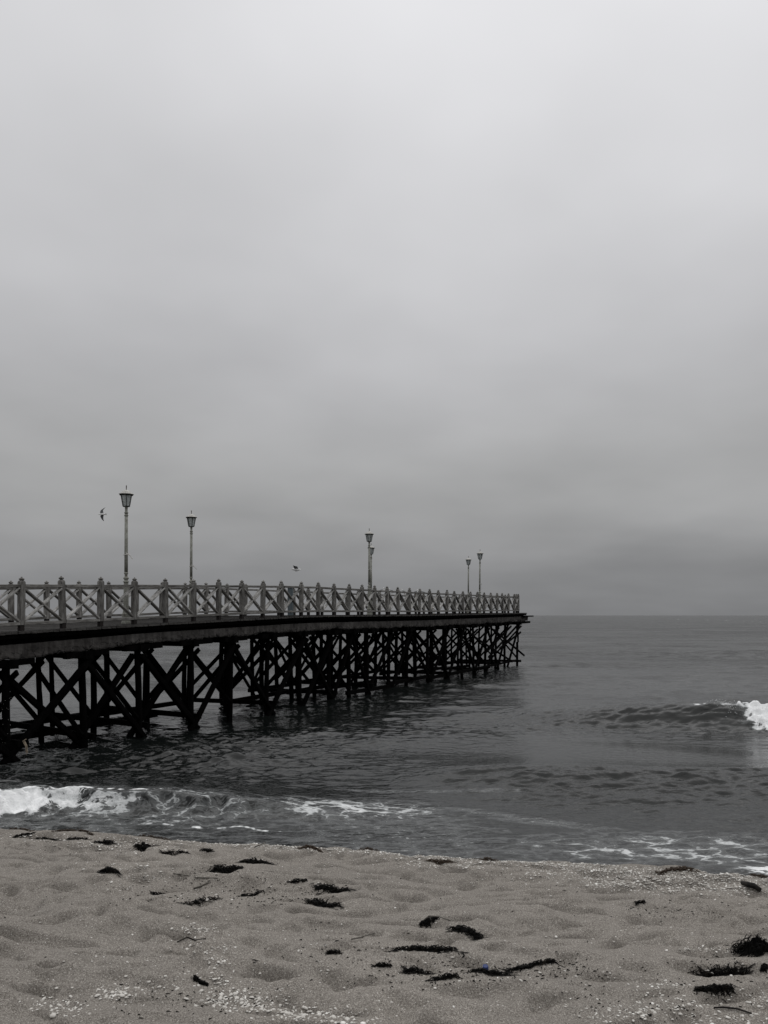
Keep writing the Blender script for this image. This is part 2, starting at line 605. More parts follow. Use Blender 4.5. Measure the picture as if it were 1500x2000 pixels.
def sea_mat():
    def f(t, b):
        pos = node(t, 'ShaderNodeNewGeometry').outputs['Position']
        at = node(t, 'ShaderNodeAttribute', attribute_name='foam').outputs['Fac']
        p = node(t, 'ShaderNodeMapping', {'Vector': pos, 'Scale': (1.0, 1.9, 1.0)}).outputs[0]
        wn = node(t, 'ShaderNodeTexNoise', {'Vector': p, 'Scale': 1.3, 'Detail': 4.0, 'Roughness': 0.6}).outputs['Color']
        wv = node(t, 'ShaderNodeVectorMath', {0: wn, 1: (0.5, 0.5, 0.5)}, operation='SUBTRACT').outputs[0]
        ws = node(t, 'ShaderNodeVectorMath', {0: wv, 'Scale': 1.25}, operation='SCALE').outputs[0]
        pw = node(t, 'ShaderNodeVectorMath', {0: p, 1: ws}, operation='ADD').outputs[0]
        v1 = node(t, 'ShaderNodeTexVoronoi', {'Vector': pw, 'Scale': 1.55}, feature='DISTANCE_TO_EDGE').outputs[0]
        v2 = node(t, 'ShaderNodeTexVoronoi', {'Vector': pw, 'Scale': 4.6}, feature='DISTANCE_TO_EDGE').outputs[0]
        nz = noise(t, p, 5.0, 5.0, 0.65)
        d = math_(t, 'MINIMUM', math_(t, 'MULTIPLY', v1, 3.0), math_(t, 'MULTIPLY_ADD', v2, 2.8, 0.20))
        thr = math_(t, 'ADD', d, math_(t, 'MULTIPLY_ADD', nz, 0.60, -0.10))
        dd = math_(t, 'SUBTRACT', math_(t, 'MULTIPLY', at, 1.15), thr)
        fm = node(t, 'ShaderNodeMapRange', {0: dd, 1: -0.04, 2: 0.20, 3: 0.0, 4: 1.0}, interpolation_type='SMOOTHSTEP').outputs[0]
        fm = math_(t, 'MULTIPLY', fm, node(t, 'ShaderNodeMapRange', {0: at, 1: 0.06, 2: 0.16, 3: 0.0, 4: 1.0}).outputs[0])
        # thin bubbly haze round the foam
        thin = node(t, 'ShaderNodeMapRange', {0: dd, 1: -0.45, 2: 0.05, 3: 0.0, 4: 0.22}).outputs[0]
        thin = math_(t, 'MULTIPLY', thin, math_(t, 'GREATER_THAN', at, 0.05))
        fm2 = math_(t, 'MAXIMUM', fm, thin)
        fv = math_(t, 'ADD', math_(t, 'MULTIPLY', noise(t, pos, 14.0, 4.0, 0.6), 0.6), math_(t, 'MULTIPLY', node(t, 'ShaderNodeMapRange', {0: at, 1: 0.35, 2: 0.95, 3: 0.0, 4: 1.0}).outputs[0], 0.5))
        fcol = ramp(t, fv, [(0.2, (0.34, 0.355, 0.355)), (0.45, (0.55, 0.565, 0.565)), (0.72, (0.86, 0.87, 0.87))])
        big = noise(t, pos, 0.10, 2.0, 0.5)
        wc = ramp(t, big, [(0.35, (0.0045, 0.0055, 0.0052)), (0.65, (0.008, 0.0095, 0.009))])
        c = node(t, 'ShaderNodeMix', {0: fm2, 6: wc, 7: fcol}, data_type='RGBA').outputs[2]
        link(t, c, b.inputs['Base Color'])
        b.inputs['IOR'].default_value = 1.33
        b.inputs['Specular IOR Level'].default_value = 0.40
        # small ripples below the grid size
        q = node(t, 'ShaderNodeMapping', {'Vector': pos, 'Scale': (1.0, 1.7, 1.0)}).outputs[0]
        r1 = noise(t, q, 1.1, 3.0, 0.5, 0.3)
        r2 = noise(t, q, 4.5, 3.0, 0.55, 0.4)
        cd = node(t, 'ShaderNodeVectorMath', {0: pos}, operation='LENGTH').outputs['Value']
        far = node(t, 'ShaderNodeMapRange', {0: cd, 1: 22.0, 2: 80.0, 3: 0.0, 4: 1.0}, interpolation_type='SMOOTHSTEP').outputs[0]
        pat = noise(t, node(t, 'ShaderNodeMapping', {'Vector': pos, 'Scale': (0.35, 1.0, 1.0)}).outputs[0], 0.10, 3.0, 0.5)
        pa = node(t, 'ShaderNodeMapRange', {0: pat, 1: 0.35, 2: 0.62, 3: 0.35, 4: 1.25}, clamp=True).outputs[0]
        # unresolved wind ripples far out act as roughness, streaked by the wind
        st = noise(t, node(t, 'ShaderNodeMapping', {'Vector': pos, 'Scale': (0.30, 1.0, 1.0)}).outputs[0], 0.16, 5.0, 0.6)
        fr = node(t, 'ShaderNodeMapRange', {0: cd, 1: 20.0, 2: 160.0, 3: 0.0, 4: 1.0}, interpolation_type='SMOOTHSTEP').outputs[0]
        rr = math_(t, 'MULTIPLY', fr, math_(t, 'MULTIPLY_ADD', st, 0.40, 0.04))
        rr = math_(t, 'ADD', rr, 0.07)
        link(t, math_(t, 'MULTIPLY_ADD', fm, 0.70, rr), b.inputs['Roughness'])
        h = math_(t, 'ADD', math_(t, 'MULTIPLY', r1, math_(t, 'MULTIPLY', far, 0.50)), math_(t, 'MULTIPLY', r2, math_(t, 'MULTIPLY_ADD', far, 0.09, 0.020)))
        h = math_(t, 'MULTIPLY', h, pa)
        h = math_(t, 'ADD', h, math_(t, 'MULTIPLY', math_(t, 'MULTIPLY', fm, noise(t, pos, 22.0, 4.0, 0.65)), 0.03))
        bump(t, b, h, 1.0, 1.0)
    return mat('sea_water', rough=0.07, spec=0.5, build=f)


M_SEA = sea_mat()


def build_sea():
    u = graded(-0.56, 0.56, 0.00105, (-7.0, 7.0), 1.055)
    ys = [3.0]
    while ys[-1] < 9.2:
        ys.append(ys[-1] + 0.12)
    while ys[-1] < 45000:
        y = ys[-1]
        ys.append(y + max(0.030, y * y / 9000.0) if y < 900 else y * 1.25)
    ys = np.array(ys)
    U, Yg = np.meshgrid(u, ys)
    X = U * (Yg + 2.0)
    dyr = np.gradient(ys)[:, None] + 0 * U
    fade = (ss(1.1, 0.25, dyr), ss(0.26, 0.06, dyr) * ss(1.1, 0.7, np.abs(U)))
    Z, DY, FO = sea_parts(X, Yg, fade)
    V = np.stack([X, Yg + DY, Z], -1).reshape(-1, 3)
    me = np_mesh('sea', V, grid_faces(len(ys), len(u)), M_SEA)
    a = me.attributes.new('foam', 'FLOAT', 'POINT')
    a.data.foreach_set('value', FO.astype(np.float32).ravel())
    o = link_obj('sea', me)
    tag(o, label='grey rippled sea with breaking waves and foam by the beach', kind='structure')


build_sea()


def build_spray():
    vs, fs = [], []
    r = NR
    n = 520
    X = np.concatenate([r.normal(10.15, 0.16, 150), r.uniform(10.2, 13.5, 370)])
    yc = 24.4 - 0.30 * (X - 5.6) + 0.012 * (X - 5.6) ** 2
    Y = yc + r.normal(-0.45, 0.35, n)
    Z = np.where(X < 10.45, r.uniform(0.35, 0.78, n), 0.42 + np.abs(r.normal(0, 0.10, n)))
    for x, y, z in zip(X, Y, Z):
        q = r.uniform(0.004, 0.014)
        o = len(vs)
        vs += [(x - q, y, z), (x + q, y, z), (x, y - q, z), (x, y + q, z), (x, y, z - q), (x, y, z + q)]
        fs += [(o + 4, o + 1, o + 2), (o + 4, o + 2, o), (o + 4, o, o + 3), (o + 4, o + 3, o + 1), (o + 5, o + 2, o + 1), (o + 5, o, o + 2), (o + 5, o + 3, o), (o + 5, o + 1, o + 3)]
    m = mat('spray_drops', (0.8, 0.82, 0.82), 0.4)
    o = link_obj('sea_spray', np_mesh('sea_spray', np.array(vs), np.array(fs), m))
    tag(o, label='white spray droplets thrown up by the peeling wave at right', cat='spray', kind='stuff')


build_spray()

# ------------------------------------------------------------------ pier geometry
PC = [1.33232725e-05, -1.11977573e-03, 5.45208635e-01, -8.35282790e+00]
ZN = [(-14, 2.30), (-6, 2.66), (0, 2.946), (2, 3.018), (4, 3.096), (6, 3.162), (8, 3.228), (9.5, 3.275), (11, 3.298), (14, 3.315), (18, 3.325), (25, 3.385), (33, 3.465), (36, 3.49)]
WIDTH = 3.7
NEND = 33.0


def C2(n):
    x = float(np.polyval(PC, n)) if n > -1 else float(np.polyval(PC, -1) + (n + 1) * 0.545)
    return Vector((x, 17.7 * (1 + 0.0564 * n), 0))


def frame(n):
    a, b = C2(n - 0.05), C2(n + 0.05)
    t = (b - a).normalized()
    return t, Vector((-t.y, t.x, 0))          # along, towards the far side


def P(n, o, z=0.0):
    t, q = frame(n)
    p = C2(n) + q * o
    return Vector((p.x, p.y, z))


def zd(n):
    return float(np.interp(n, [a for a, b in ZN], [b for a, b in ZN]))


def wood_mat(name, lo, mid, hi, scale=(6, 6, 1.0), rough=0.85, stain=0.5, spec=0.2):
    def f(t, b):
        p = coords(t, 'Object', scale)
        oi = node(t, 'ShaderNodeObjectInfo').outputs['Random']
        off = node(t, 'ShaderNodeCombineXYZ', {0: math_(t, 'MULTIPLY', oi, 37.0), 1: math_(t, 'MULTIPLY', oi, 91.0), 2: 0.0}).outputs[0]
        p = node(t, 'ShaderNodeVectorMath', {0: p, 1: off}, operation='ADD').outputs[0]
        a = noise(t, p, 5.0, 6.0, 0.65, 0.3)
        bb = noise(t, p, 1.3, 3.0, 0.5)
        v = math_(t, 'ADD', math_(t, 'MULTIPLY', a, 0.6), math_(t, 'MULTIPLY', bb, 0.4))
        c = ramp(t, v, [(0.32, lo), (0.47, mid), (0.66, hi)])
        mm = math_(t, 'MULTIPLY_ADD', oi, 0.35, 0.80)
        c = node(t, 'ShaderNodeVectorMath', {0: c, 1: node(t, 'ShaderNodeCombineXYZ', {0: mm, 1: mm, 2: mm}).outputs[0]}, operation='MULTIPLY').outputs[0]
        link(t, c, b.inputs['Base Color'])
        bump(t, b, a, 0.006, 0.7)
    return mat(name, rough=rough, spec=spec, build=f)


M_POST = wood_mat('weathered_wood', (0.038, 0.036, 0.033), (0.125, 0.120, 0.112), (0.30, 0.295, 0.28))
M_BRACE = wood_mat('sky_lit_wood', (0.085, 0.083, 0.078), (0.25, 0.245, 0.232), (0.46, 0.455, 0.44), (3, 3, 3))  # paler tone stands for sky light, painted into the brace colour
M_FOOT = mat('dark_foot', (0.016, 0.013, 0.012), 0.7, 0.2)
M_DECK = wood_mat('deck_wood', (0.018, 0.017, 0.016), (0.055, 0.052, 0.049), (0.11, 0.106, 0.10), (1.5, 1.5, 5))
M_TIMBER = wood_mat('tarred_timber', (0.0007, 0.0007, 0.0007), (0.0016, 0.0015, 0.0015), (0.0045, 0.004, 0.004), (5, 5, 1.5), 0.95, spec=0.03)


def conc_mat():
    def f(t, b):
        p = coords(t, 'Position')
        n1 = noise(t, p, 2.2, 5.0, 0.6)
        st = noise(t, node(t, 'ShaderNodeMapping', {'Vector': p, 'Scale': (5.0, 5.0, 0.7)}).outputs[0], 1.6, 4.0, 0.6)
        pw = node(t, 'ShaderNodeVectorMath', {0: p, 1: node(t, 'ShaderNodeVectorMath', {0: node(t, 'ShaderNodeTexNoise', {'Vector': p, 'Scale': 6.0, 'Detail': 3.0}).outputs['Color'], 'Scale': 0.16}, operation='SCALE').outputs[0]}, operation='ADD').outputs[0]
        v = node(t, 'ShaderNodeTexVoronoi', {'Vector': pw, 'Scale': 3.4}, feature='DISTANCE_TO_EDGE').outputs[0]
        at = node(t, 'ShaderNodeAttribute', attribute_name='low').outputs['Fac']
        crack = math_(t, 'LESS_THAN', v, math_(t, 'MULTIPLY', math_(t, 'SUBTRACT', at, math_(t, 'MULTIPLY', n1, 0.9)), 0.07))
        mixv = math_(t, 'ADD', math_(t, 'MULTIPLY', n1, 0.5), math_(t, 'MULTIPLY', st, 0.5))
        c = ramp(t, mixv, [(0.33, (0.022, 0.020, 0.019)), (0.5, (0.060, 0.056, 0.053)), (0.68, (0.115, 0.109, 0.103))])
        c = node(t, 'ShaderNodeMix', {0: crack, 6: c, 7: (0.006, 0.006, 0.006, 1)}, data_type='RGBA').outputs[2]
        link(t, c, b.inputs['Base Color'])
        bump(t, b, math_(t, 'ADD', n1, math_(t, 'MULTIPLY', crack, -0.6)), 0.02, 0.7)
    return mat('old_concrete', rough=0.9, spec=0.2, build=f)


M_CONC = conc_mat()

pier = thing('pier', P(0, WIDTH / 2, 0), 0, label='long old timber pier with a black braced frame reaching out over the sea', cat='pier')
PI_INV = Matrix.Translation(-pier.location)


def ppart(mb, name, m, smooth=False):
    o = mb.build(name, m, pier, smooth)
    o.data.transform(PI_INV)
    return o


def build_deck():
    mb = MB()
    n = -14.0
    r = random.Random(3)
    while n < 34.1:
        t, q = frame(n)
        o0, o1 = -0.24 + r.uniform(-0.03, 0.02), WIDTH + 0.24
        if n > 33.4:
            o0 += 0.05
        z = zd(n) - 0.03 + r.uniform(-0.004, 0.004)
        mb.beam(P(n, o0, z), P(n, o1, z + r.uniform(-.004, .004)), 0.145, 0.055, (0, 0, 1))
        n += 0.155 / 1.12
    ppart(mb, 'deck', M_DECK)
    # trim and stringers under the planks, in lengths
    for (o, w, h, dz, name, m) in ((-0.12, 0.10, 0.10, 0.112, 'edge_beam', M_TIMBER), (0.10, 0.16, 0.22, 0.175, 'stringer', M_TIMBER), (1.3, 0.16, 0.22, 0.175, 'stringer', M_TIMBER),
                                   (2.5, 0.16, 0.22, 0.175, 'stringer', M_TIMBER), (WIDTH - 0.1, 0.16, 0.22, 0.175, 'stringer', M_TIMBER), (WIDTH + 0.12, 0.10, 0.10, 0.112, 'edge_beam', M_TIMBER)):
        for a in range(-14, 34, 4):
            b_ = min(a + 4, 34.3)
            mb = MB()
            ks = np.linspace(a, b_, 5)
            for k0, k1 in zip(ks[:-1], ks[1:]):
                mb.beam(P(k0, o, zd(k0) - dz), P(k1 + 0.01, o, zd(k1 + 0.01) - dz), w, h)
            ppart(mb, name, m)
    # loose boards sticking out at the seaward end
    for o, l, dz in ((-0.14, 35.2, 0.20), (0.9, 34.7, 0.10), (2.2, 35.0, 0.10), (3.3, 34.6, 0.2)):
        mb = MB()
        mb.beam(P(33.2, o, zd(33) - dz - 0.02), P(l, o, zd(l) - dz - 0.03), 0.24, 0.09)
        ppart(mb, 'loose_board', M_TIMBER)


def conc_dims(n):
    top = np.interp(n, [-14, 0, 3, 8, 20, 33, 36], [0.30, 0.30, 0.255, 0.27, 0.27, 0.235, 0.23])
    hh = np.interp(n, [-14, 0, 3, 8, 20, 33, 36], [0.34, 0.34, 0.29, 0.28, 0.32, 0.34, 0.30])
    return float(top), float(hh)


def build_conc(o_face, sgn, seed, n1=34.6):
    """long edge beam of old concrete, front face at offset o_face, body going inwards (sgn)"""
    ns = np.arange(-14, n1, 0.055)
    rb = np.random.default_rng(seed)
    rag = np.zeros(len(ns))
    a = 0
    for i in range(len(ns)):
        a = 0.80 * a + rb.normal(0, 0.010)
        if rb.random() < 0.02:
            a += rb.uniform(0.02, 0.06)
        rag[i] = a
    rows = 9
    V = []
    low = []
    fn = Band(4.7, 256, 0.06, 0.8, seed, 1.3)
    for i, n in enumerate(ns):
        top, hh = conc_dims(n)
        zt = zd(n) - top
        zb = zt - hh + max(-0.01, rag[i])
        ring = []
        for k in range(rows):
            f = k / (rows - 1)
            z = zt + (zb - zt) * f
            dd = 0.012 * float(fn(np.array(n * 1.12), np.array(z))) * (0.25 + f)
            ring.append((o_face + sgn * (0.012 + dd + 0.03 * max(0, f - 0.85) / 0.15), z, f))
        ring.append((o_face + sgn * 0.26, zb + 0.01, 1.0))
        ring.append((o_face + sgn * 0.26, zt, 0.0))
        for (o, z, f) in ring:
            V.append(P(n, o, z))
            low.append(f)
    K = rows + 2
    fs = []
    for i in range(len(ns) - 1):
        for k in range(K):
            k2 = (k + 1) % K
            fs.append((i * K + k, i * K + k2, (i + 1) * K + k2, (i + 1) * K + k))
    me = bpy.data.meshes.new('concrete_beam')
    me.from_pydata([tuple(v) for v in V], [], fs + [tuple(range(K)), tuple(range((len(ns) - 1) * K, len(ns) * K))])
    me.materials.append(M_CONC)
    at = me.attributes.new('low', 'FLOAT', 'POINT')
    at.data.foreach_set('value', low)
    me.transform(PI_INV)
    link_obj('concrete_beam', me, pier)


build_deck()
build_conc(-0.10, 1, 5)
build_conc(WIDTH + 0.10, -1, 6)

BENTS = [-13.0, -11.2, -9.4, -7.6, -5.6, -3.8, -2.05, -0.3, 1.55, 3.15, 4.97, 6.55, 8.3, 10.05, 11.8, 13.1, 14.4, 16.2, 17.9, 20.0, 21.9, 23.9, 25.5, 27.3, 29.0, 30.6, 32.7]
ROWS = [0.06, 1.75, WIDTH - 0.1]


def zc(n):                      # underside of the concrete
    a, b = conc_dims(n)
    return zd(n) - a - b


def build_bents():
    r = random.Random(12)
    nb = len(BENTS)
    for i, n in enumerate(BENTS):
        t, q = frame(n)
        zt = zc(n)
        # transverse cap
        mb = MB()
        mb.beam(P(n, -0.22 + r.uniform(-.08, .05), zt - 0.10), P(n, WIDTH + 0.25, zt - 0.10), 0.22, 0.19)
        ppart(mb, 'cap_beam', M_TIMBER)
        # bolster along the pier on the near pile
        mb = MB()
        l0, l1 = r.uniform(0.25, 0.55), r.uniform(0.45, 0.85)
        if i == nb - 1:
            l1 = 2.3
        mb.beam(P(n - l0, -0.02, zc(n - l0) - 0.075), P(n + l1, -0.02, zc(min(n + l1, 34.5)) - 0.075), 0.17, 0.14)
        ppart(mb, 'bolster', M_TIMBER)
        last = i == nb - 1
        for j, o in enumerate(ROWS):
            dn = r.uniform(-0.12, 0.12) if j else 0
            lean = r.uniform(-0.05, 0.05)
            rad = (0.088 if j == 0 else 0.080) * r.uniform(0.9, 1.12) * (0.8 if n > 24 else 1)
            if last and j == 0:
                # the broken, offset last pile
                mb = MB()
                mb.tube([P(n + .1, o, zt - .1), P(n + .14, o, zt - .6), P(n + .2, o, zt - .95)], 0.075, 7)
                mb.tube([P(n + .28, o, zt - .8), P(n + .3, o, zt - 1.35)], 0.06, 7)
                mb.tube([P(n + .14, o, zt - 1.33), P(n + .12, o, -0.6)], 0.08, 7)
                ppart(mb, 'broken_pile', M_TIMBER)
                continue
            mb = MB()
            k = 7
            pts, rr = [], []
            zg = min(-0.7, 5)
            for s in range(k):
                f = s / (k - 1)
                z = zt - 0.02 + (zg - zt) * f
                p = P(n + dn + lean * f, o + 0.04 * math.sin(f * 3 + i), z)
                p += Vector((r.uniform(-.006, .006), r.uniform(-.006, .006), 0))
                pts.append(p)
                rr.append(rad * (0.94 + 0.14 * f) * (1.9 if s == 0 and j == 0 and i % 2 == 1 else 1) * (1 + r.uniform(-.04, .04)))
            if rr[0] > 0.13:           # haunched head
                pts.insert(1, pts[0] + (pts[1] - pts[0]) * 0.35)
                rr.insert(1, rad)
            # growth of mussels and weed thickens the tide zone
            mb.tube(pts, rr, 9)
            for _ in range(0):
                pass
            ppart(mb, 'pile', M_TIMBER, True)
        # transverse cross bracing between the rows
        zl = 0.42
        zh = zt - 0.32
        w = 0.125 if n < 20 else 0.10
        for (oa, ob) in ((ROWS[0], ROWS[1]), (ROWS[1], ROWS[2])):
            if r.random() < 0.93 or i in (8, 9, 10):
                e = r.uniform(0.05, 0.3)
                mb = MB()
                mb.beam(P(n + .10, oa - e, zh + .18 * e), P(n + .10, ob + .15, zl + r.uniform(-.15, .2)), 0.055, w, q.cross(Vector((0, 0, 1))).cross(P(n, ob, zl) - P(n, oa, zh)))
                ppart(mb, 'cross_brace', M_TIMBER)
            if r.random() < 0.9 or i in (8, 9, 10):
                mb = MB()
                mb.beam(P(n - .10, oa - .12, zl + r.uniform(-.15, .2)), P(n - .10, ob + .1, zh), 0.055, w, q.cross(Vector((0, 0, 1))).cross(P(n, ob, zh) - P(n, oa, zl)))
                ppart(mb, 'cross_brace', M_TIMBER)
        # low transverse waler
        if i % 2 == 0 or n < 6:
            mb = MB()
            mb.beam(P(n + .13, -0.2, 0.30 + r.uniform(-.06, .1)), P(n + .13, WIDTH + .1, 0.30 + r.uniform(-.06, .1)), 0.10, 0.15)
            ppart(mb, 'waler', M_TIMBER)

    # rakers along the near face and inner rows: (bent of the head, bent of the foot)
    def raker(nh, nf, o, th=0.15, over=0.0, name='raker', zf=0.12, head=0.30):
        mb = MB()
        a = P(nh, o, zc(nh) - head)
        b = P(nf, o + R.uniform(-.05, .05), zf)
        d = (a - b).normalized()
        a = a + d * over
        b = b - d * 0.25
        t_, q_ = frame((nh + nf) / 2)
        mb.beam(b, a, th, th * 1.1, q_, 0.02)
        ppart(mb, name, M_TIMBER)

    B = BENTS
    i0 = B.index(-0.3)
    prs = [(1, 0, .22), (1, 2, 0), (2, 3, 0), (4, 3, .1), (4, 5, 0), (6, 5, .1), (6, 7, 0), (7, 6, 0), (8, 7, 0), (8, 9, .1), (10, 9, .1), (11, 10, .2), (11, 12, 0), (12, 13, 0), (13, 12, .1), (14, 13, .2), (14, 15, .1), (16, 15, .3), (17, 16, .25), (16, 17, 0), (18, 17, .2), (19, 18, .3),
           (0, 1, 0.01), (2, 1, 0.01), (3, 2, 0.01), (-1, -2, 0), (-1, 0, 0), (-3, -2, 0), (-3, -4, 0)]
    for a, b, ov in prs:
        if 0 <= i0 + a < len(B) and 0 <= i0 + b < len(B):
            raker(B[i0 + a], B[i0 + b], 0.24 if ov == 0.01 else -0.09, 0.135 if B[i0 + a] < 12 else 0.11, ov)
    for k in range(len(B) - 1):       # slighter diagonals on the middle and far rows
        for o in ROWS[1:]:
            if R.random() < 0.42:
                up = R.random() < 0.5
                raker(B[k + 1] if up else B[k], B[k] if up else B[k + 1], o + 0.1, 0.10, R.uniform(0, .2), 'diagonal_brace', R.uniform(0.15, 0.5), R.uniform(.25, .45))
    # walers just above the water, along the pier
    for o in (-0.02, ROWS[2] + 0.08, ROWS[1] + .05):
        for k in range(4 if o > 1 else 5, len(B) - 2, 2):
            if R.random() < (0.6 if o != -0.02 else 0.55):
                z = R.uniform(0.16, 0.34)
                mb = MB()
                mb.beam(P(B[k] - 0.25, o, z), P(B[k + 2] + R.uniform(-.2, .5), o, z + R.uniform(-.05, .07)), 0.13, 0.15)
                ppart(mb, 'waler', M_TIMBER)
    # long scissor braces jutting at the seaward end
    for (n0, z0, n1, z1) in ((27.0, 1.15, 31.2, 2.62), (27.4, 0.85, 32.2, 2.60), (29.2, 1.3, 33.0, 2.2), (24.6, 2.3, 31.4, 0.35), (28.2, 2.45, 33.7, 0.62), (25.5, .32, 32.4, .40)):
        mb = MB()
        mb.beam(P(n0, -0.12, z0), P(n1, -0.12, z1), 0.07, 0.11)
        ppart(mb, 'scissor_brace', M_TIMBER)


build_bents()

# barnacles and limpets on the first pile in view and the brace beside it
mb = MB()
for _ in range(70):
    a = R.uniform(0, math.tau)
    z = R.uniform(0.15, 1.45)
    p = P(-0.3, 0.06, z) + Vector((math.cos(a) * .095, math.sin(a) * .095, 0))
    if R.random() < .4:
        f = R.uniform(0.05, .55)
        p = P(-0.3 + 1.85 * f, -0.19, 0.35 + 1.5 * f * R.uniform(.6, 1.1))
        continue
    q = R.uniform(.005, .011)
    mb.lathe([(-q * .5, q), (0, q), (q * .8, q * .4)], 6, tuple(p))
ppart(mb, 'barnacles', mat('barnacle', (0.22, 0.22, 0.21), 0.8))

# scrap of rope on the first pile in view
mb = MB()
for k in range(5):
    a = Vector((R.uniform(-.03, .03), 0, 0))
    mb.tube([a, a + Vector((.03 + k * .012, -.03, -.10)), a + Vector((.05 + k * .01, -.02, -.22 - .02 * k))], [.014, .011, .006], 5)
mb.tube([(-.08, 0, -.05), (0, -.02, .0), (.07, -.02, .05)], .014, 5)
o = mb.build('rope_scrap', mat('old_rope', (0.30, 0.25, 0.19), 0.9))
o.location = P(-0.05, -0.14, 0.42)
tag(o, label='frayed pale scrap of rope caught low on a black pile', cat='rope')

# ------------------------------------------------------------------ railings
POST_H = 1.25


def post_mesh():
    mb = MB()
    a = 0.066
    prof = [(0.135, a), (1.10, a), (1.135, a * 0.97), (1.158, a * 0.80), (1.172, a * 0.52)]
    vs, fs = [], []
    for z, r_ in prof:
        c = 0.010 if r_ > 0.05 else 0.004
        for x, y in ((-r_ + c, -r_), (r_ - c, -r_), (r_, -r_ + c), (r_, r_ - c), (r_ - c, r_), (-r_ + c, r_), (-r_, r_ - c), (-r_, -r_ + c)):
            vs.append((x, y, z))
    for i in range(len(prof) - 1):
        for k in range(8):
            k2 = (k + 1) % 8
            fs.append((i * 8 + k, i * 8 + k2, i * 8 + 8 + k2, i * 8 + 8 + k))
    fs += [tuple(range(7, -1, -1)), tuple(range(32, 40))]
    mb.add(vs, fs)
    return mb.mesh('post', M_POST)


def finial_mesh():
    mb = MB()
    mb.lathe([(1.160, .026), (1.176, .032), (1.186, .056), (1.203, .064), (1.219, .058), (1.230, .036), (1.240, .021), (1.252, .018), (1.262, .006)], 10)
    return mb.mesh('finial', M_POST, True)


def foot_mesh():
    mb = MB()
    mb.beam((0, 0, -0.03), (0, 0, 0.14), 0.105, 0.105, (0, 1, 0))
    return mb.mesh('foot', M_FOOT)


ME_POST, ME_FIN, ME_FOOT = post_mesh(), finial_mesh(), foot_mesh()
# brace members share unit meshes, stretched between the posts
def unit_mesh(name, w, h, m):
    mb = MB()
    mb.beam((0, 0, -0.5), (0, 0, 0.5), w, h, (0, 1, 0), 0.006)
    return mb.mesh(name, m)


ME_RAIL = unit_mesh('rail', 0.070, 0.125, M_POST)      # local x = in the railing plane, local y = across
ME_BRACE = unit_mesh('cross_brace', 0.042, 0.118, M_BRACE)
ME_BRACE2 = unit_mesh('cross_brace', 0.042, 0.118, M_POST)


def member(name, me, parent, base, p0, p1, across, shift=0.0):
    d = (p1 - p0)
    L = d.length
    z = d.normalized()
    y = across.normalized()
    x = y.cross(z).normalized()
    y = z.cross(x)
    c = (p0 + p1) / 2 + across * shift - base
    M = Matrix(((x.x, y.x, z.x * L, c.x), (x.y, y.y, z.y * L, c.y), (x.z, y.z, z.z * L, c.z), (0, 0, 0, 1)))
    return link_obj(name, me, parent, M)


def railing(label, pts, seed, group='weathered railings of the pier'):
    """pts: list of deck points; one bay between neighbours"""
    r = random.Random(seed)
    base = pts[0].copy()
    root = thing('railing', base, 0, label=label, cat='railing', group=group)
    n = len(pts)
    tops = []
    for i, p in enumerate(pts):
        d = (pts[min(i + 1, n - 1)] - pts[max(i - 1, 0)])
        az = math.atan2(d.y, d.x)
        tilt = Matrix.Rotation(r.gauss(0, 0.016), 4, 'X') @ Matrix.Rotation(r.gauss(0, 0.015), 4, 'Y')
        hs = 1 + r.uniform(-.012, .012)
        M = Matrix.Translation(p - base) @ Matrix.Rotation(az, 4, 'Z') @ tilt @ Matrix.Diagonal((1, 1, hs, 1))
        po = link_obj('post', ME_POST, root, M)
        link_obj('finial', ME_FIN, po, Matrix.Rotation(r.uniform(0, 3), 4, 'Z') @ Matrix.Translation((0, 0, r.uniform(-.004, .004))))
        link_obj('foot', ME_FOOT, po)
    up = Vector((0, 0, 1))
    for i in range(n - 1):
        a, b = pts[i], pts[i + 1]
        d = (b - a)
        dh = Vector((d.x, d.y, 0)).normalized()
        q = Vector((-dh.y, dh.x, 0))
        a2, b2 = a + dh * 0.064, b - dh * 0.064
        for nm, z in (('top_rail', 1.035), ('bottom_rail', 0.165)):
            j = r.uniform(-.006, .006)
            member(nm, ME_RAIL, root, base, a2 + up * (z + j), b2 + up * (z - j), q)
        zt, zb = 1.005, 0.195
        j = r.uniform(-.015, .015)
        member('cross_brace', ME_BRACE, root, base, a2 + up * (zb + .02), b2 + up * (zt - .02 + j), q, 0.003)  # rising brace in the paler wood: sky light on its top painted in
        member('cross_brace', ME_BRACE2 if r.random() < .7 else ME_BRACE, root, base, a2 + up * (zt - .02 + j), b2 + up * (zb + .02), q, -0.006)  # falling brace mostly in the darker wood: its shaded underside painted in
    return root


near_ns = list(range(-14, 34))
near_x = [41, 123, 196, 262, 323, 378, 427, 472, 513, 551, 588, 621, 652, 680, 706.5, 731, 756, 778, 799.6, 818.6, 838.6, 855.8, 873, 888.6, 903.6, 918, 932, 945.4, 958.6, 970.6, 981.6, 992.8, 1003.8, 1012.4]
pts = []
for n in near_ns:
    p = P(n, 0, zd(n))
    if n >= 0 and abs(near_x[n] - 750) > 0:
        p.x = (near_x[n] - 750) / F * p.y
    pts.append(p)
railing('long weathered railing with crossed braces along the near edge of the pier deck', pts, 4)
far_n = [-13.4 + 1.027 * k for k in range(46)]
far_n = [n for n in far_n if n < 33.2]
off = 2.10 - min(far_n, key=lambda v: abs(v - 2.10))
far_n = [n + off for n in far_n]
fpts = [P(n, WIDTH, zd(n)) for n in far_n]
railing('long weathered railing on the far side of the deck, seen through the near one', fpts, 9)
e0, e1 = pts[-1], fpts[-1]
epts = [e0 + (e1 - e0) * (k / 4) + Vector((0, 0, 0.0)) for k in range(5)]
epts = epts[0:5]
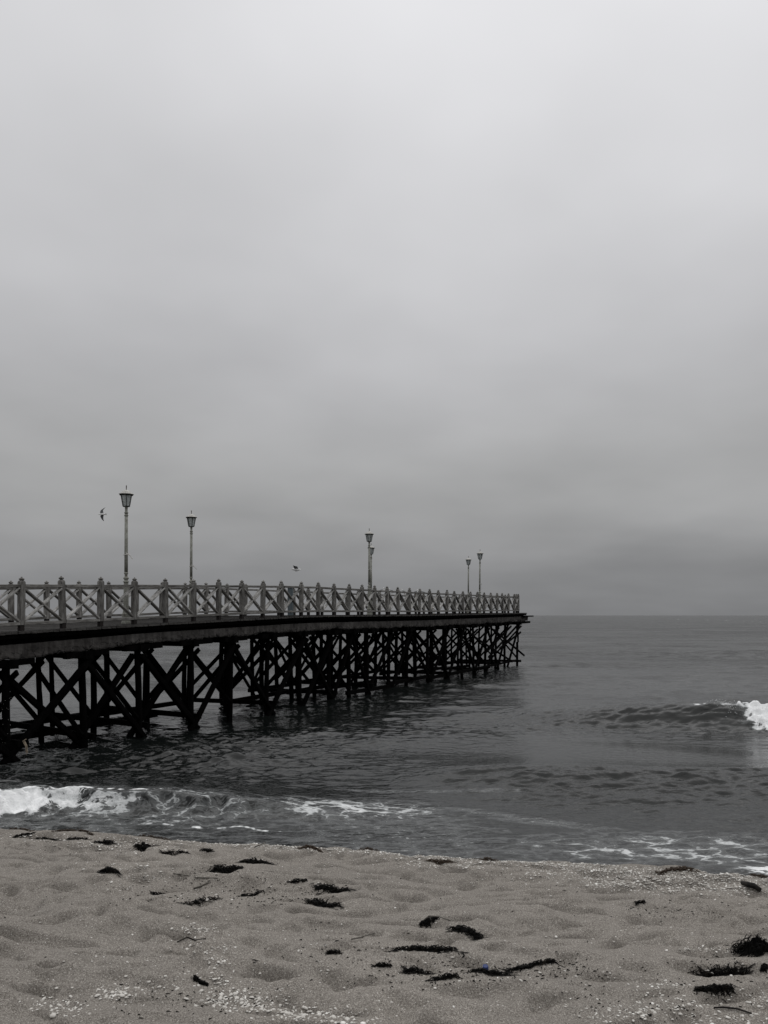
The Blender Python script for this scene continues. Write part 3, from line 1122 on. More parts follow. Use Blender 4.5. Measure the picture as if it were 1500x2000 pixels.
railing('short railing of a few crossed bays closing off the seaward end of the deck', [epts[0] + (epts[1] - epts[0]) * .15, epts[1], epts[2], epts[3], epts[3] + (epts[4] - epts[3]) * .85], 10)

# ------------------------------------------------------------------ lamps
def paint(t, b):
    p = coords(t, 'Object')
    n1 = noise(t, p, 5.0, 5.0, 0.7)
    n2 = noise(t, p, 22.0, 4.0, 0.65)
    v = math_(t, 'ADD', math_(t, 'MULTIPLY', n1, 0.6), math_(t, 'MULTIPLY', n2, 0.4))
    c = ramp(t, v, [(0.36, (0.055, 0.042, 0.032)), (0.43, (0.17, 0.17, 0.145)), (0.55, (0.24, 0.245, 0.215)), (0.7, (0.33, 0.335, 0.30))])
    link(t, c, b.inputs['Base Color'])
    bump(t, b, v, 0.004, 0.5)


M_PAINT = mat('peeling_cream_paint', rough=0.6, spec=0.35, build=paint)


def roofp(t, b):
    n1 = noise(t, coords(t, 'Object'), 9.0, 4.0, 0.6)
    link(t, ramp(t, n1, [(0.35, (0.30, 0.295, 0.27)), (0.6, (0.55, 0.54, 0.51))]), b.inputs['Base Color'])


M_ROOF = mat('chalky_white_paint', rough=0.65, spec=0.3, build=roofp)
M_FRAME = mat('lantern_frame_metal', (0.022, 0.026, 0.024), 0.5, 0.4)
M_IRON = mat('rusty_iron', (0.06, 0.045, 0.035), 0.7, 0.3)


def glassf(t, b):
    n1 = noise(t, coords(t, 'Object'), 12.0, 4.0, 0.65)
    link(t, ramp(t, n1, [(0.3, (0.36, 0.39, 0.39)), (0.65, (0.66, 0.70, 0.69))]), b.inputs['Base Color'])
    b.inputs['Transmission Weight'].default_value = 0.30
    b.inputs['Roughness'].default_value = 0.28
    b.inputs['IOR'].default_value = 1.3


M_GLASS = mat('salt_clouded_glass', rough=0.3, build=glassf)


def lamp(label, kind):
    root = thing('street_lamp', label=label, cat='street lamp', group='lamp posts along the pier')
    mb = MB()
    mb.lathe([(0.0, .125), (0.05, .125), (0.06, .110), (0.27, .108), (0.30, .088), (0.42, .072), (1.08, .062), (1.14, .060)], 8, rot=math.pi / 8)
    mb.build('pedestal', M_PAINT, root)
    mb = MB()
    mb.lathe([(1.139, .060), (1.150, .082), (1.165, .082), (1.185, .055), (1.20, .042), (1.225, .060), (1.255, .077), (1.28, .062), (1.30, .040), (1.36, .038), (1.385, .056), (1.40, .056), (1.42, .048)], 14)
    mb.build('collar', M_PAINT, root, True)
    mb = MB()
    mb.lathe([(1.419, .048), (2.0, .047), (2.97, .043)], 14)
    pole = mb.build('pole', M_PAINT, root, True)
    mb = MB()
    mb.lathe([(2.968, .044), (2.98, .056), (3.00, .056), (3.01, .043), (3.045, .041), (3.05, .054), (3.075, .054), (3.085, .038), (3.15, .036), (3.215, .040), (3.235, .085)], 14)
    mb.build('neck', M_PAINT, root, True)
    # lantern: six-sided, wider at the top
    n = 6
    rt, rb, zt, zb = .160, .100, 3.555, 3.245
    mb = MB()
    mb.lathe([(3.222, .060), (3.232, .106), (3.247, .106)], n)
    for k in range(n):
        a = 2 * math.pi * k / n
        mb.beam((rb * math.cos(a), rb * math.sin(a), zb), (rt * math.cos(a), rt * math.sin(a), zt), 0.017, 0.017, (math.cos(a), math.sin(a), 0))
    mb.lathe([(3.535, .152), (3.548, .190), (3.556, .206), (3.568, .206), (3.571, .195)], n)
    fr = mb.build('lantern_frame', M_FRAME, root)
    mb = MB()
    q = .92
    for k in range(n):
        a, b = 2 * math.pi * k / n, 2 * math.pi * (k + 1) / n
        c4 = []
        for rr, z in ((rb, zb + .002), (rt, zt - .02)):
            c4.append(((rr * q * math.cos(a), rr * q * math.sin(a), z), (rr * q * math.cos(b), rr * q * math.sin(b), z), (rr * (q - .04) * math.cos(b), rr * (q - .04) * math.sin(b), z), (rr * (q - .04) * math.cos(a), rr * (q - .04) * math.sin(a), z)))
        vs = list(c4[0]) + list(c4[1])
        mb.add(vs, [(0, 1, 5, 4), (1, 2, 6, 5), (2, 3, 7, 6), (3, 0, 4, 7), (3, 2, 1, 0), (4, 5, 6, 7)])
    mb.build('glass', M_GLASS, fr)
    mb = MB()
    mb.lathe([(3.250, .02), (3.262, .03), (3.31, .026), (3.33, .035), (3.42, .038), (3.46, .02)], 10)
    mb.build('bulb', mat('milky_bulb', (0.5, 0.5, 0.48), 0.3), fr, True)
    mb = MB()
    mb.lathe([(3.572, .200), (3.590, .180), (3.600, .150), (3.618, .138), (3.640, .125), (3.662, .085), (3.685, .040), (3.697, .022)], 24)
    mb.build('lamp_roof', M_ROOF, root, True)
    mb = MB()
    mb.lathe([(3.690, .014), (3.73, .010), (3.76, .013), (3.80, .014), (3.822, .010)], 8)
    mb.build('spike', M_IRON, root, True)
    if kind:
        mb = MB()
        z = {1: 1.90, 2: 1.80, 3: 2.0, 4: 1.75}[kind]
        mb.beam((0.03, -0.045, z), (0.13, -0.05, z - 0.01), 0.03, 0.012)
        mb.tube([(0.02, -0.05, z + .05), (0.06, -0.06, z + .03), (0.11, -0.05, z - .0)], 0.010, 6)
        mb.tube([(-0.05, -0.04, z), (0, -0.058, z + .004), (0.05, -0.04, z)], 0.014, 6)
        o = mb.build('bracket', M_ROOF, root)
        mb = MB()
        if kind in (1, 2):
            mb.tube([(0.09, -0.05, z + .045), (0.225, -0.06, z - .115)], 0.008, 6)
            mb.tube([(0.12, -0.05, z - .005), (0.21, -0.06, z - .105)], 0.006, 6)
        else:
            mb.tube([(0.06, -0.05, z + .02), (0.11, -0.05, z - .10), (0.13, -.05, z - .3), (0.12, -.05, z - .52), (0.16, -.05, z - .6)], 0.006, 5)
        mb.build('rod', M_ROOF, o)
    return root


LAMPS = [
    ('leftmost and tallest cream lamp post on the pier, with a bent flag rod', 246, 21.1, 3.4, 948, 1),
    ('cream lamp post second from the left, standing alone with a small bent rod', 373, 27.6, 9.3, 997, 2),
    ('lamp post half way along the pier, overlapping a lower one just behind it', 721, 33.9, 15.9, 1032, 3),
    ('farther lamp post of the overlapping pair, its lantern half hidden by the nearer pole', 724.6, 41.5, 22.0, 1061, 0),
    ('shorter looking of the two lamp posts at the seaward end of the pier', 914.5, 51.2, 32.6, 1086, 0),
    ('rightmost and taller looking lamp post at the seaward end of the pier', 936.5, 45.9, 28.3, 1073, 4),
]
for lb, x, D, n, ytop, kind in LAMPS:
    L = lamp(lb, kind)
    z0 = zd(n)
    sc = (EYE + (HZ - ytop) / F * D - z0) / 3.822
    L.location = ((x - 750) / F * D, D, z0)
    L.rotation_euler = (R.gauss(0, .004), 0.004 + R.gauss(0, .004), R.uniform(-.25, .1))
    L.scale = (1, 1, sc)

# ------------------------------------------------------------------ narrow cabinet by the far railing
cab = thing('utility_cabinet', label='narrow blue grey metal cabinet standing against the far railing', cat='cabinet')
mb = MB()
mb.beam((0, 0, 0), (0, 0, 1.12), 0.20, 0.15, (0, 1, 0), 0.008)
mb.build('body', mat('blue_grey_metal', (0.075, 0.095, 0.105), 0.5, 0.4), cab)
mb = MB()
mb.beam((0, -0.083, 0.12), (0, -0.083, 1.02), 0.16, 0.014, (0, 1, 0))
dr = mb.build('door', mat('blue_grey_door', (0.085, 0.105, 0.115), 0.5, 0.4), cab)
mb = MB()
mb.tube([(0.055, -0.10, .52), (0.055, -0.10, .64)], .008, 6)
mb.build('handle', M_IRON, dr)
mb = MB()
mb.beam((-.115, -.01, 1.135), (.115, -.01, 1.135), 0.19, 0.03)
mb.build('lid', mat('cabinet_lid', (0.09, 0.11, 0.12), 0.5, 0.4), cab)
Dc = 30.8
cab.location = ((567.3 - 750) / F * Dc, Dc, zd(11.0))
cab.rotation_euler = (0, 0, -0.15)

# ------------------------------------------------------------------ gulls
M_WHITE = mat('gull_white', (0.74, 0.74, 0.73), 0.7, 0.2)
M_GREY = mat('gull_grey', (0.13, 0.135, 0.14), 0.7, 0.2)
M_BLACK = mat('gull_black', (0.02, 0.02, 0.022), 0.6, 0.3)
M_BEAK = mat('gull_beak', (0.35, 0.24, 0.05), 0.5, 0.4)
M_LEG = mat('gull_leg', (0.28, 0.22, 0.12), 0.6, 0.3)
GM = [M_WHITE, M_GREY, M_BLACK, M_BEAK]


def gull_body(mb, pose):
    """head towards +x; rings along the spine; pose 'fly' or 'stand'"""
    if pose == 'fly':
        rings = [(-.245, 0, .006, .075), (-.19, 0, .016, .050), (-.13, .0, .038, .046), (-.05, -.005, .062, .062), (.04, -.006, .066, .064), (.10, .002, .050, .050), (.135, .010, .036, .037), (.17, .016, .038, .037), (.20, .014, .026, .026), (.222, .008, .010, .010), (.262, .000, .003, .004)]
    else:
        rings = [(-.25, .125, .006, .020), (-.18, .150, .024, .030), (-.10, .175, .052, .052), (-.01, .195, .072, .068), (.06, .215, .068, .064), (.095, .255, .046, .046), (.108, .290, .036, .037), (.118, .322, .040, .040), (.142, .342, .034, .032), (.165, .335, .014, .014), (.205, .318, .004, .005)]
    n = 10
    vs, fs, ms = [], [], []
    for x, z, rz, ry in rings:
        for k in range(n):
            a = 2 * math.pi * k / n
            vs.append((x, ry * math.cos(a), z + rz * math.sin(a)))
    for i in range(len(rings) - 1):
        for k in range(n):
            k2 = (k + 1) % n
            fs.append((i * n + k, (i + 1) * n + k, (i + 1) * n + k2, i * n + k2))
            a = math.sin(2 * math.pi * (k + .5) / n)
            if i >= len(rings) - 2:
                mi = 3
            elif a > (0.25 if pose == 'stand' else 0.75) and 1 < i < 5:
                mi = 1
            elif i == 0 and pose == 'stand':
                mi = 2
            else:
                mi = 0
            ms.append(mi)
    fs += [tuple(range(n)), tuple(range(len(rings) * n - 1, (len(rings) - 1) * n - 1, -1))]
    ms += [0, 3]
    o = len(mb.v)
    mb.v += vs
    mb.f += [tuple(i + o for i in f) for f in fs]
    mb.m += ms
    for s in (-1, 1):       # eyes
        x, z, y = ((.176, .024, .034) if pose == 'fly' else (.137, .350, .035))
        mb.lathe([(-.004, .001), (-.002, .004), (.002, .004), (.004, .001)], 6, (x, s * y, z), 2)


def wing(mb, side, chord_pts, top=1, under=0, tip=2):
    """chord_pts: list of (span, rise, leading x, trailing x)"""
    vs, fs, ms = [], [], []
    for (sp, rz, xl, xt) in chord_pts:
        c = xl - xt
        th = 0.006 + 0.03 * c
        vs += [(xl, side * sp, rz), (xl - c * .3, side * sp, rz + th), (xt, side * sp, rz - .002), (xl - c * .35, side * sp, rz - th * .3)]
    for i in range(len(chord_pts) - 1):
        for k in range(4):
            k2 = (k + 1) % 4
            fs.append((i * 4 + k, i * 4 + k2, i * 4 + 4 + k2, i * 4 + 4 + k) if side > 0 else (i * 4 + k, i * 4 + 4 + k, i * 4 + 4 + k2, i * 4 + k2))
            ms.append(tip if i >= len(chord_pts) - 2 else (top if k < 2 else under))
    fs += [(0, 1, 2, 3), tuple((len(chord_pts) - 1) * 4 + q for q in (3, 2, 1, 0))]
    ms += [top, tip]
    o = len(mb.v)
    mb.v += vs
    mb.f += [tuple(i + o for i in f) for f in fs]
    mb.m += ms


def flying_gull(label, wings, under):
    root = thing('gull', label=label, cat='gull', group='gulls in the air by the pier')
    mb = MB()
    gull_body(mb, 'fly')
    for side, w in zip((1, -1), wings):
        wing(mb, side, w, 1, under, 2)
    mb.build('body', GM, root, False)
    return root


# left gull: head to the left, banking so that both wings show dark against the sky
g1 = flying_gull('banking gull with both dark wings spread, flying left of the tallest lamp',
                 ([(.03, .01, .10, -.08), (.14, .09, .15, -.04), (.26, .13, .10, -.03), (.36, .13, -.04, -.11), (.46, .10, -.19, -.215)],
                  [(.03, .01, .10, -.08), (.14, .05, .16, -.03), (.25, .05, .15, .00), (.37, .02, .09, .0), (.48, -.02, .00, -.03)]), 1)
Dg = 27.0
g1.location = ((200.0 - 750) / F * Dg, Dg, EYE + (HZ - 1004.5) / F * Dg)
g1.scale = (.62, .50, .50)
g1.rotation_euler = (math.radians(70), math.radians(2), math.radians(176))
# second gull: gliding to the left with raised wings
g2 = flying_gull('white gull gliding level with raised grey wing between the lamps',
                 ([(.03, .02, .10, -.08), (.13, .10, .13, -.08), (.24, .17, .14, -.04), (.33, .20, .15, .06), (.40, .22, .17, .15)],
                  [(.03, .02, .10, -.08), (.13, .10, .13, -.08), (.24, .17, .14, -.04), (.33, .20, .15, .06), (.40, .22, .17, .15)]), 1)
Dg = 38.0
g2.location = ((579.0 - 750) / F * Dg, Dg, EYE + (HZ - 1112.5) / F * Dg)
g2.rotation_euler = (math.radians(-6), math.radians(2), math.radians(184))
g2.scale = (.95, .62, .95)
for bo in g2.children:
    for i, m_ in enumerate((M_WHITE, mat('gull_wing_grey', (0.24, 0.245, 0.25), 0.7, 0.2), mat('gull_wing_tip', (0.13, 0.13, 0.135), 0.7, 0.2), M_BEAK)):
        bo.data.materials[i] = m_
    for v in bo.data.vertices:
        if abs(v.co.y) < .075 and abs(v.co.z) < .08:
            v.co.y *= 1.6
            v.co.z *= 1.35

gst = thing('gull', cat='gull', group='gulls standing on the far railing', label='x')
mb = MB()
gull_body(mb, 'stand')
for s in (1, -1):
    vs, fs = [], []
    for (x, z, y, hh) in ((.05, .225, .062, .030), (-.03, .205, .074, .044), (-.12, .180, .056, .036), (-.22, .150, .026, .018), (-.31, .132, .010, .006)):
        vs += [(x, s * y, z + hh), (x, s * (y + .006), z - hh * .6), (x, s * (y - .012), z)]
    for i in range(4):
        for k in range(3):
            k2 = (k + 1) % 3
            fs.append((i * 3 + k, i * 3 + k2, i * 3 + 3 + k2, i * 3 + 3 + k))
    mb.add(vs[:15], fs, 1)
    mb.m[-3:] = [2, 2, 2]
mb.build('body', GM, gst)
for s in (1, -1):
    mb = MB()
    mb.tube([(-.01, s * .028, .135), (.0, s * .03, .07), (-.005, s * .03, .012)], [.011, .006, .006], 6)
    for a in (-.4, 0, .4):
        mb.tube([(-.005, s * .03, .008), (.045 * math.cos(a), s * .03 + .045 * math.sin(a), .004)], [.006, .003], 4)
    mb.build('leg', M_LEG, gst)
GULLS = [(744.0, 0.1, 'leftmost standing gull on the far railing, just right of the middle lamp'),
         (765.5, math.pi - .1, 'second standing gull from the middle lamp, white head turned left'),
         (789.5, math.pi - .3, 'brightest standing gull, third from the middle lamp on the far railing'),
         (811.0, 0.25, 'standing gull with white head facing right, fourth from the middle lamp'),
         (827.0, math.pi + .2, 'darkest of the standing gulls, rightmost on the far railing')]


def on_far_rail(px):
    best = None
    for k in range(3000):
        n = 10 + k * 0.008
        p = P(n, WIDTH, 0)
        x = 750 + F * p.x / p.y
        if best is None or abs(x - px) < best[0]:
            best = (abs(x - px), n, p)
    return best[1], best[2]


for i, (px, rz, lb) in enumerate(GULLS):
    o = gst if i == 0 else copy_tree(gst)
    n, p = on_far_rail(px)
    o.location = (p.x, p.y, zd(n) + 1.060)
    o.rotation_euler = (0, 0, rz)
    o.scale = (1, 1, 1)
    tag(o, label=lb, cat='gull', group='gulls standing on the far railing')
o = copy_tree(gst)
Dg = 39.6
o.location = ((847.5 - 750) / F * Dg, Dg, zd(20.9))
o.rotation_euler = (0, 0, -1.9)
tag(o, label='white gull standing on the deck planks behind the near railing', cat='gull')
o['group'] = 'gulls walking on the deck'

# ------------------------------------------------------------------ wrack, sticks, shells on the sand
def weedc(t, b):
    n1 = noise(t, coords(t, 'Object'), 30.0, 3.0, 0.6)
    link(t, ramp(t, n1, [(0.35, (0.0012, 0.0012, 0.001)), (0.6, (0.003, 0.0026, 0.002)), (0.78, (0.014, 0.010, 0.006))]), b.inputs['Base Color'])


M_WEED = mat('dry_black_seaweed', rough=0.7, spec=0.12, build=weedc)
M_BROWN = mat('brown_seaweed', (0.045, 0.032, 0.022), 0.7, 0.2)
M_STICK = wood_mat('driftwood', (0.04, 0.035, 0.03), (0.10, 0.092, 0.08), (0.2, 0.19, 0.17), (10, 10, 10))
M_DSTICK = wood_mat('wet_driftwood', (0.004, 0.004, 0.004), (0.012, 0.011, 0.010), (0.04, 0.036, 0.03), (10, 10, 10))


def weed(px, py, w, h, label, seed, dense=1.0, m=None, slope=0.0, arch=0.0, name='seaweed_clump', cat='seaweed', wisps=0.35):
    """w, h: size of the clump in photograph pixels; strands curl over the sand"""
    c = gp(px, py)
    D = c.y
    sx = w / F * D / 2
    dz = 2.0 * h / F * D / 2                   # height share
    lift = max(0.008, min(0.07, h / F * D * 0.30))
    sy = max(0.010, h / F * D * 0.55)
    if dense > 2:
        lift *= 2.0
    r = random.Random(seed)
    mb = MB()
    pts_all = []
    nst = int(max(22, min(260, w * h * 0.30 * dense + 18)))
    if dense > .75:
        # matted heart of the clump: a low ragged mound
        na, nr_ = 26, 6
        vs, fs = [(0, 0)], []
        grid = []
        for j in range(1, nr_ + 1):
            for k in range(na):
                an = 2 * math.pi * k / na
                rr = j / nr_ * (0.80 + 0.30 * math.sin(an * 3 + seed) * math.sin(an * 2 + seed * 2) + (r.uniform(-.22, .22) if j > 2 else 0))
                gx = rr * math.cos(an) * sx * .86
                gy = rr * math.sin(an) * sy * .62 - slope * gx * 1.6 + arch * (1 - rr * rr) * sx
                grid.append((gx, gy, lift * (1 - (j / nr_) ** 1.6) * r.uniform(.35, 1.0)))
        vs3 = [(c.x, c.y + arch * sx, c.z + lift * .8)]
        for gx, gy, gz in grid:
            vs3.append((c.x + gx, c.y + gy, float(bz(c.x + gx, c.y + gy)) + gz - .002))
        for k in range(na):
            fs.append((0, 1 + k, 1 + (k + 1) % na))
        for j in range(nr_ - 1):
            for k in range(na):
                k2 = (k + 1) % na
                fs.append((1 + j * na + k, 1 + j * na + na + k, 1 + j * na + na + k2, 1 + j * na + k2))
        mb.add(vs3, fs)
    for k in range(nst):
        wisp = r.random() < wisps
        a = r.uniform(-1, 1)
        a = a * (1.25 if wisp else 1)
        x = a * sx
        y = r.gauss(0, .45) * sy * (1.25 if wisp else max(.35, 1 - a * a)) - slope * a * sx * 1.6 + arch * (1 - a * a) * sx
        env = max(0.0, 1 - a * a)
        hd = r.uniform(0, math.tau) if r.random() < .13 else r.gauss(0, .38) + (math.pi if r.random() < .5 else 0)
        L = min(r.uniform(.020, .060) * (1.3 if wisp else 1) * (0.7 + D * 0.06), sx * .8, 2.6 * sy + .012)
        n = 6
        z0 = 0.002 if wisp else r.uniform(0, 1) ** 1.3 * lift * env
        bend = r.gauss(0, 1.5)
        p = []
        for s in range(n):
            f = s / (n - 1)
            gx, gy = c.x + x, c.y + y
            gz = float(bz(gx, gy))
            p.append(Vector((gx, gy, gz + 0.004 + z0 * (1 - .7 * f) + (0 if wisp else 0.012 * math.sin(f * 3.1 + k)))))
            x += math.cos(hd) * L / n
            y += math.sin(hd) * L / n * 0.5
            hd += bend / n
        wd = r.uniform(.0018, .0060) * (0.7 if wisp else 1) * (0.6 + D * 0.10)
        mb.tube(p, [wd * (1 - .75 * abs(2 * s / (n - 1) - .9) ** 2 * .6) for s in range(n)], 5, flat=0.45)
    mb.v = [(v[0] - c.x, v[1] - c.y, v[2] - c.z) for v in mb.v]
    o = mb.build(name, m or M_WEED)
    o.location = c
    return tag(o, label=label, cat=cat, group='seaweed washed up on the sand')


WEED = [
    (42, 1633, 34, 9, 'small black seaweed clump at far left, just below the surf', 1, 0),
    (90, 1639, 40, 7, 'flat black seaweed clump second from the far left below the surf', 1, 0),
    (148, 1640, 38, 7, 'flat black seaweed streak just left of the shell litter at upper left', 1, 0),
    (205, 1647, 30, 11, 'black seaweed clump at the edge of the shell litter at upper left', 1, 0),
    (285, 1658, 34, 17, 'tall black seaweed clump right of the shell litter at upper left', 1.4, 0),
    (345, 1667, 50, 6, 'thin scattered seaweed trail between two black clumps at upper left', .7, 0),
    (405, 1663, 20, 7, 'small solid black seaweed knot at the end of a thin trail', 1.4, 0),
    (213, 1702, 30, 17, 'lone round black seaweed clump on open sand at left', 1.6, 0),
    (308, 1748, 22, 6, 'tiny smooth black seaweed scrap on open sand at left', 1.2, 0),
    (500, 1686, 54, 14, 'wide black seaweed clump at the upper end of a diagonal trail', 1.3, 0),
    (440, 1703, 56, 15, 'ragged black seaweed trailing diagonally down to the left', .9, -.25),
    (492, 1750, 34, 7, 'low ragged seaweed with thin strands beside a crescent hollow', .9, 0),
    (395, 1764, 62, 8, 'thin broken seaweed wisps on the sand left of centre', .35, -.1),
    (648, 1740, 64, 23, 'big black seaweed clump tapering down to the right, upper of two', 1.6, .22),
    (632, 1772, 56, 23, 'big black seaweed clump shaped like a wedge, lower of two', 1.6, .05),
    (582, 1724, 26, 8, 'small loose seaweed scrap above and left of the two big clumps', .8, 0),
    (838, 1801, 26, 13, 'small black seaweed clump with a straight stick through it', 1.6, 0),
    (911, 1820, 52, 19, 'rounded black seaweed mound with a thin tail on its left', 1.6, -.06),
    (832, 1858, 114, 16, 'long arched black seaweed clump in the middle of the sand', 1.5, 0),
    (652, 1863, 22, 8, 'tiny dark seaweed knot with fine threads left of the arched clump', 1.0, 0),
    (748, 1888, 28, 6, 'small dark seaweed scrap below the arched clump', 1.0, 0),
    (815, 1900, 44, 13, 'loose open seaweed tangle below the arched clump', .7, 0),
    (952, 1902, 78, 13, 'seaweed strip sloping up to the right with a blue cap on it', 1.2, -.16),
    (868, 1912, 46, 6, 'thin seaweed strand left of the strip with the blue cap', .9, 0),
    (1042, 1887, 88, 8, 'long seaweed strip with a thick knot at its right end', .95, -.10),
    (1475, 1851, 78, 42, 'largest leafy black seaweed pile, cut by the right edge', 2.2, 0),
    (1412, 1906, 84, 12, 'spiky spread of dry seaweed at lower right', .8, 0),
    (1396, 1938, 62, 8, 'compact black seaweed strip at lower right with a white shell at its end', 1.7, -.05),
    (1250, 1765, 16, 7, 'tiny dark seaweed scrap on open sand at right', 1.2, 0),
    (1492, 1897, 12, 9, 'very small black seaweed scrap at the right edge below the big pile', 1.3, 0),
    (396, 1925, 14, 6, 'smooth black seaweed nub left of the lower shell patch', 1.5, 0),
    (383, 1916, 12, 5, 'smallest black seaweed nub above the lower shell patch', 1.5, 0),
]
for i, (px, py, w, h, lb, dn, sl) in enumerate(WEED):
    weed(px, py, w, h, lb, 100 + i, dn, None, sl, 0.10 if 'arched' in lb and px == 832 else 0, wisps=.22 if dn > 1.2 else .5)
BR = [
    (30, 1611, 110, 5, 'thin line of brown seaweed on the crest of the beach at far left'),
    (150, 1618, 80, 5, 'brown seaweed line on the beach crest below the foaming wave'),
    (300, 1632, 70, 4, 'faint brown seaweed line on the crest below the lace of foam'),
    (610, 1652, 36, 9, 'brown seaweed tuft on the beach crest left of centre'),
    (722, 1655, 28, 4, 'two dark brown specks of seaweed against the water line'),
    (955, 1672, 66, 13, 'low brown seaweed mound on the beach crest right of centre'),
    (860, 1682, 40, 9, 'brown seaweed tangle among shells right of centre'),
    (1322, 1697, 60, 9, 'brown seaweed mound on the crest at right among shells'),
    (1485, 1706, 30, 9, 'brown seaweed lump on the crest at the right edge'),
]
for i, (px, py, w, h, lb) in enumerate(BR):
    weed(px, py + 3, w, h, lb, 300 + i, 1.3, M_BROWN)


def stick(p, rad, label, m, name='driftwood_stick', fork=None, ext=0.0):
    P3 = []
    for (x, y, up_) in p:
        a = gp(x, y)
        P3.append(a + Vector((0, 0, rad + up_)))
    base = P3[0].copy()
    mb = MB()
    q = [v - base for v in P3]
    n = len(q)
    mb.tube(q, [rad * (.55 + .45 * math.sin(math.pi * (k + .6) / (n + .2))) for k in range(n)], 7)
    if fork:
        a, b = q[fork[0]], gp(fork[1], fork[2]) - base + Vector((0, 0, rad))
        mb.tube([a, (a + b) / 2 + Vector((0, 0, .006)), b], [rad * .6, rad * .5, rad * .3], 6)
    o = mb.build(name, m, None, True)
    o.location = base
    return tag(o, label=label, cat='driftwood', group='driftwood on the sand')


stick([(1450, 1730, 0), (1462, 1737, .012), (1472, 1742, .008), (1486, 1746, 0)], .022, 'thick wet black driftwood branch lying among the shells at right', M_DSTICK, fork=(1, 1468, 1736))
stick([(1394, 1971, 0), (1412, 1972, .006), (1440, 1975, .006), (1468, 1981, 0)], .0045, 'thin dark driftwood stick at the lower right corner of the sand', M_DSTICK)
stick([(822, 1804, .0), (838, 1801, .03), (858, 1802, .03), (880, 1804, .01)], .004, 'straight thin stick lying through a small black seaweed clump', M_STICK, fork=(1, 845, 1809))
stick([(378, 1738, 0), (392, 1733, .003), (408, 1728, .003)], .007, 'short grey driftwood stick on open sand left of centre', M_STICK)
stick([(338, 1707, 0), (352, 1714, .006), (385, 1717, .005), (425, 1717, 0)], .005, 'long pale twig lying left of the diagonal seaweed trail', M_STICK, fork=(1, 336, 1712))
stick([(686, 1838, 0), (706, 1833, .003), (731, 1828, .0)], .0035, 'thin brown twig half buried in the centre of the sand', M_STICK)
stick([(497, 1657, 0), (508, 1654, .01), (519, 1651, .02)], .006, 'small pale driftwood splinter standing out near the beach crest', M_STICK)
stick([(1362, 1896, 0), (1376, 1902, .008), (1392, 1907, .01)], .005, 'forked dark twig reaching out of the spiky seaweed at lower right', M_DSTICK)
stick([(346, 1842, 0), (366, 1836, .004), (380, 1840, .002), (402, 1835, 0)], .004, 'crooked dark twig along a sand ridge at lower left', M_DSTICK)

# blue bottle cap
cp = thing('bottle_cap', gp(948, 1896) + Vector((0, 0, .012)), 0.3, label='small bright blue plastic cap lying on the seaweed strip', cat='bottle cap')
cp.rotation_euler = (0.25, -0.1, 0.3)
mb = MB()
mb.lathe([(0, .014), (.002, .0155), (.011, .0155), (.014, .013)], 16)
mb.build('cap_shell', mat('blue_plastic', (0.006, 0.022, 0.11), 0.4, 0.4), cp, False)
mb = MB()
mb.lathe([(-.003, .0165), (-.0005, .0165)], 16)
mb.build('tamper_ring', mat('blue_plastic_ring', (0.007, 0.026, 0.12), 0.4, 0.4), cp)


# shells ---------------------------------------------------------------
def shellc(t, b):
    oi = node(t, 'ShaderNodeNewGeometry').outputs['Random Per Island']
    n1 = noise(t, coords(t, 'Position'), 160.0, 2.0, 0.5)
    v = math_(t, 'ADD', math_(t, 'MULTIPLY', oi, 0.75), math_(t, 'MULTIPLY', n1, 0.25))
    link(t, ramp(t, v, [(0.10, (0.20, 0.19, 0.17)), (0.30, (0.36, 0.34, 0.31)), (0.62, (0.56, 0.54, 0.50)), (0.88, (0.78, 0.77, 0.73))]), b.inputs['Base Color'])


M_SHELL = mat('sea_shell', rough=0.5, spec=0.35, build=shellc)


def shell_shape(kind, seed):
    """unit shell (about 1 across): 0 fan, 1 long oval, 2 broken shard"""
    r = random.Random(seed)
    n = 10
    rim, mid = [], []
    for k in range(n):
        a = 2 * math.pi * k / n
        if kind == 0:
            rr = .5 * (1 - .28 * max(0, math.cos(a)) ** 3) * r.uniform(.94, 1.04)
            x, y = rr * math.cos(a) * .92, rr * math.sin(a)
        elif kind == 1:
            x, y = .5 * math.cos(a) * r.uniform(.93, 1.05), .27 * math.sin(a) * r.uniform(.93, 1.05)
        else:
            rr = .5 * r.uniform(.55, 1.05)
            x, y = rr * math.cos(a), rr * math.sin(a) * .6
        rim.append((x, y, 0.0))
        mid.append((x * .58 + .02, y * .58, .13 if kind != 2 else .07))
    c = (.03, 0, .19 if kind != 2 else .09)
    v = rim + mid + [c]
    v += [(x * .97, y * .97, z - .05) for x, y, z in rim]
    f = []
    for k in range(n):
        k2 = (k + 1) % n
        f += [(k, k2, n + k2, n + k), (n + k, n + k2, 2 * n, 2 * n), (2 * n + 1 + k, 2 * n + 1 + k2, k2, k)]
    return np.array(v), f


SH = [shell_shape(k, s) for k, s in ((0, 1), (0, 2), (1, 3), (1, 4), (2, 5), (2, 6), (2, 7))]


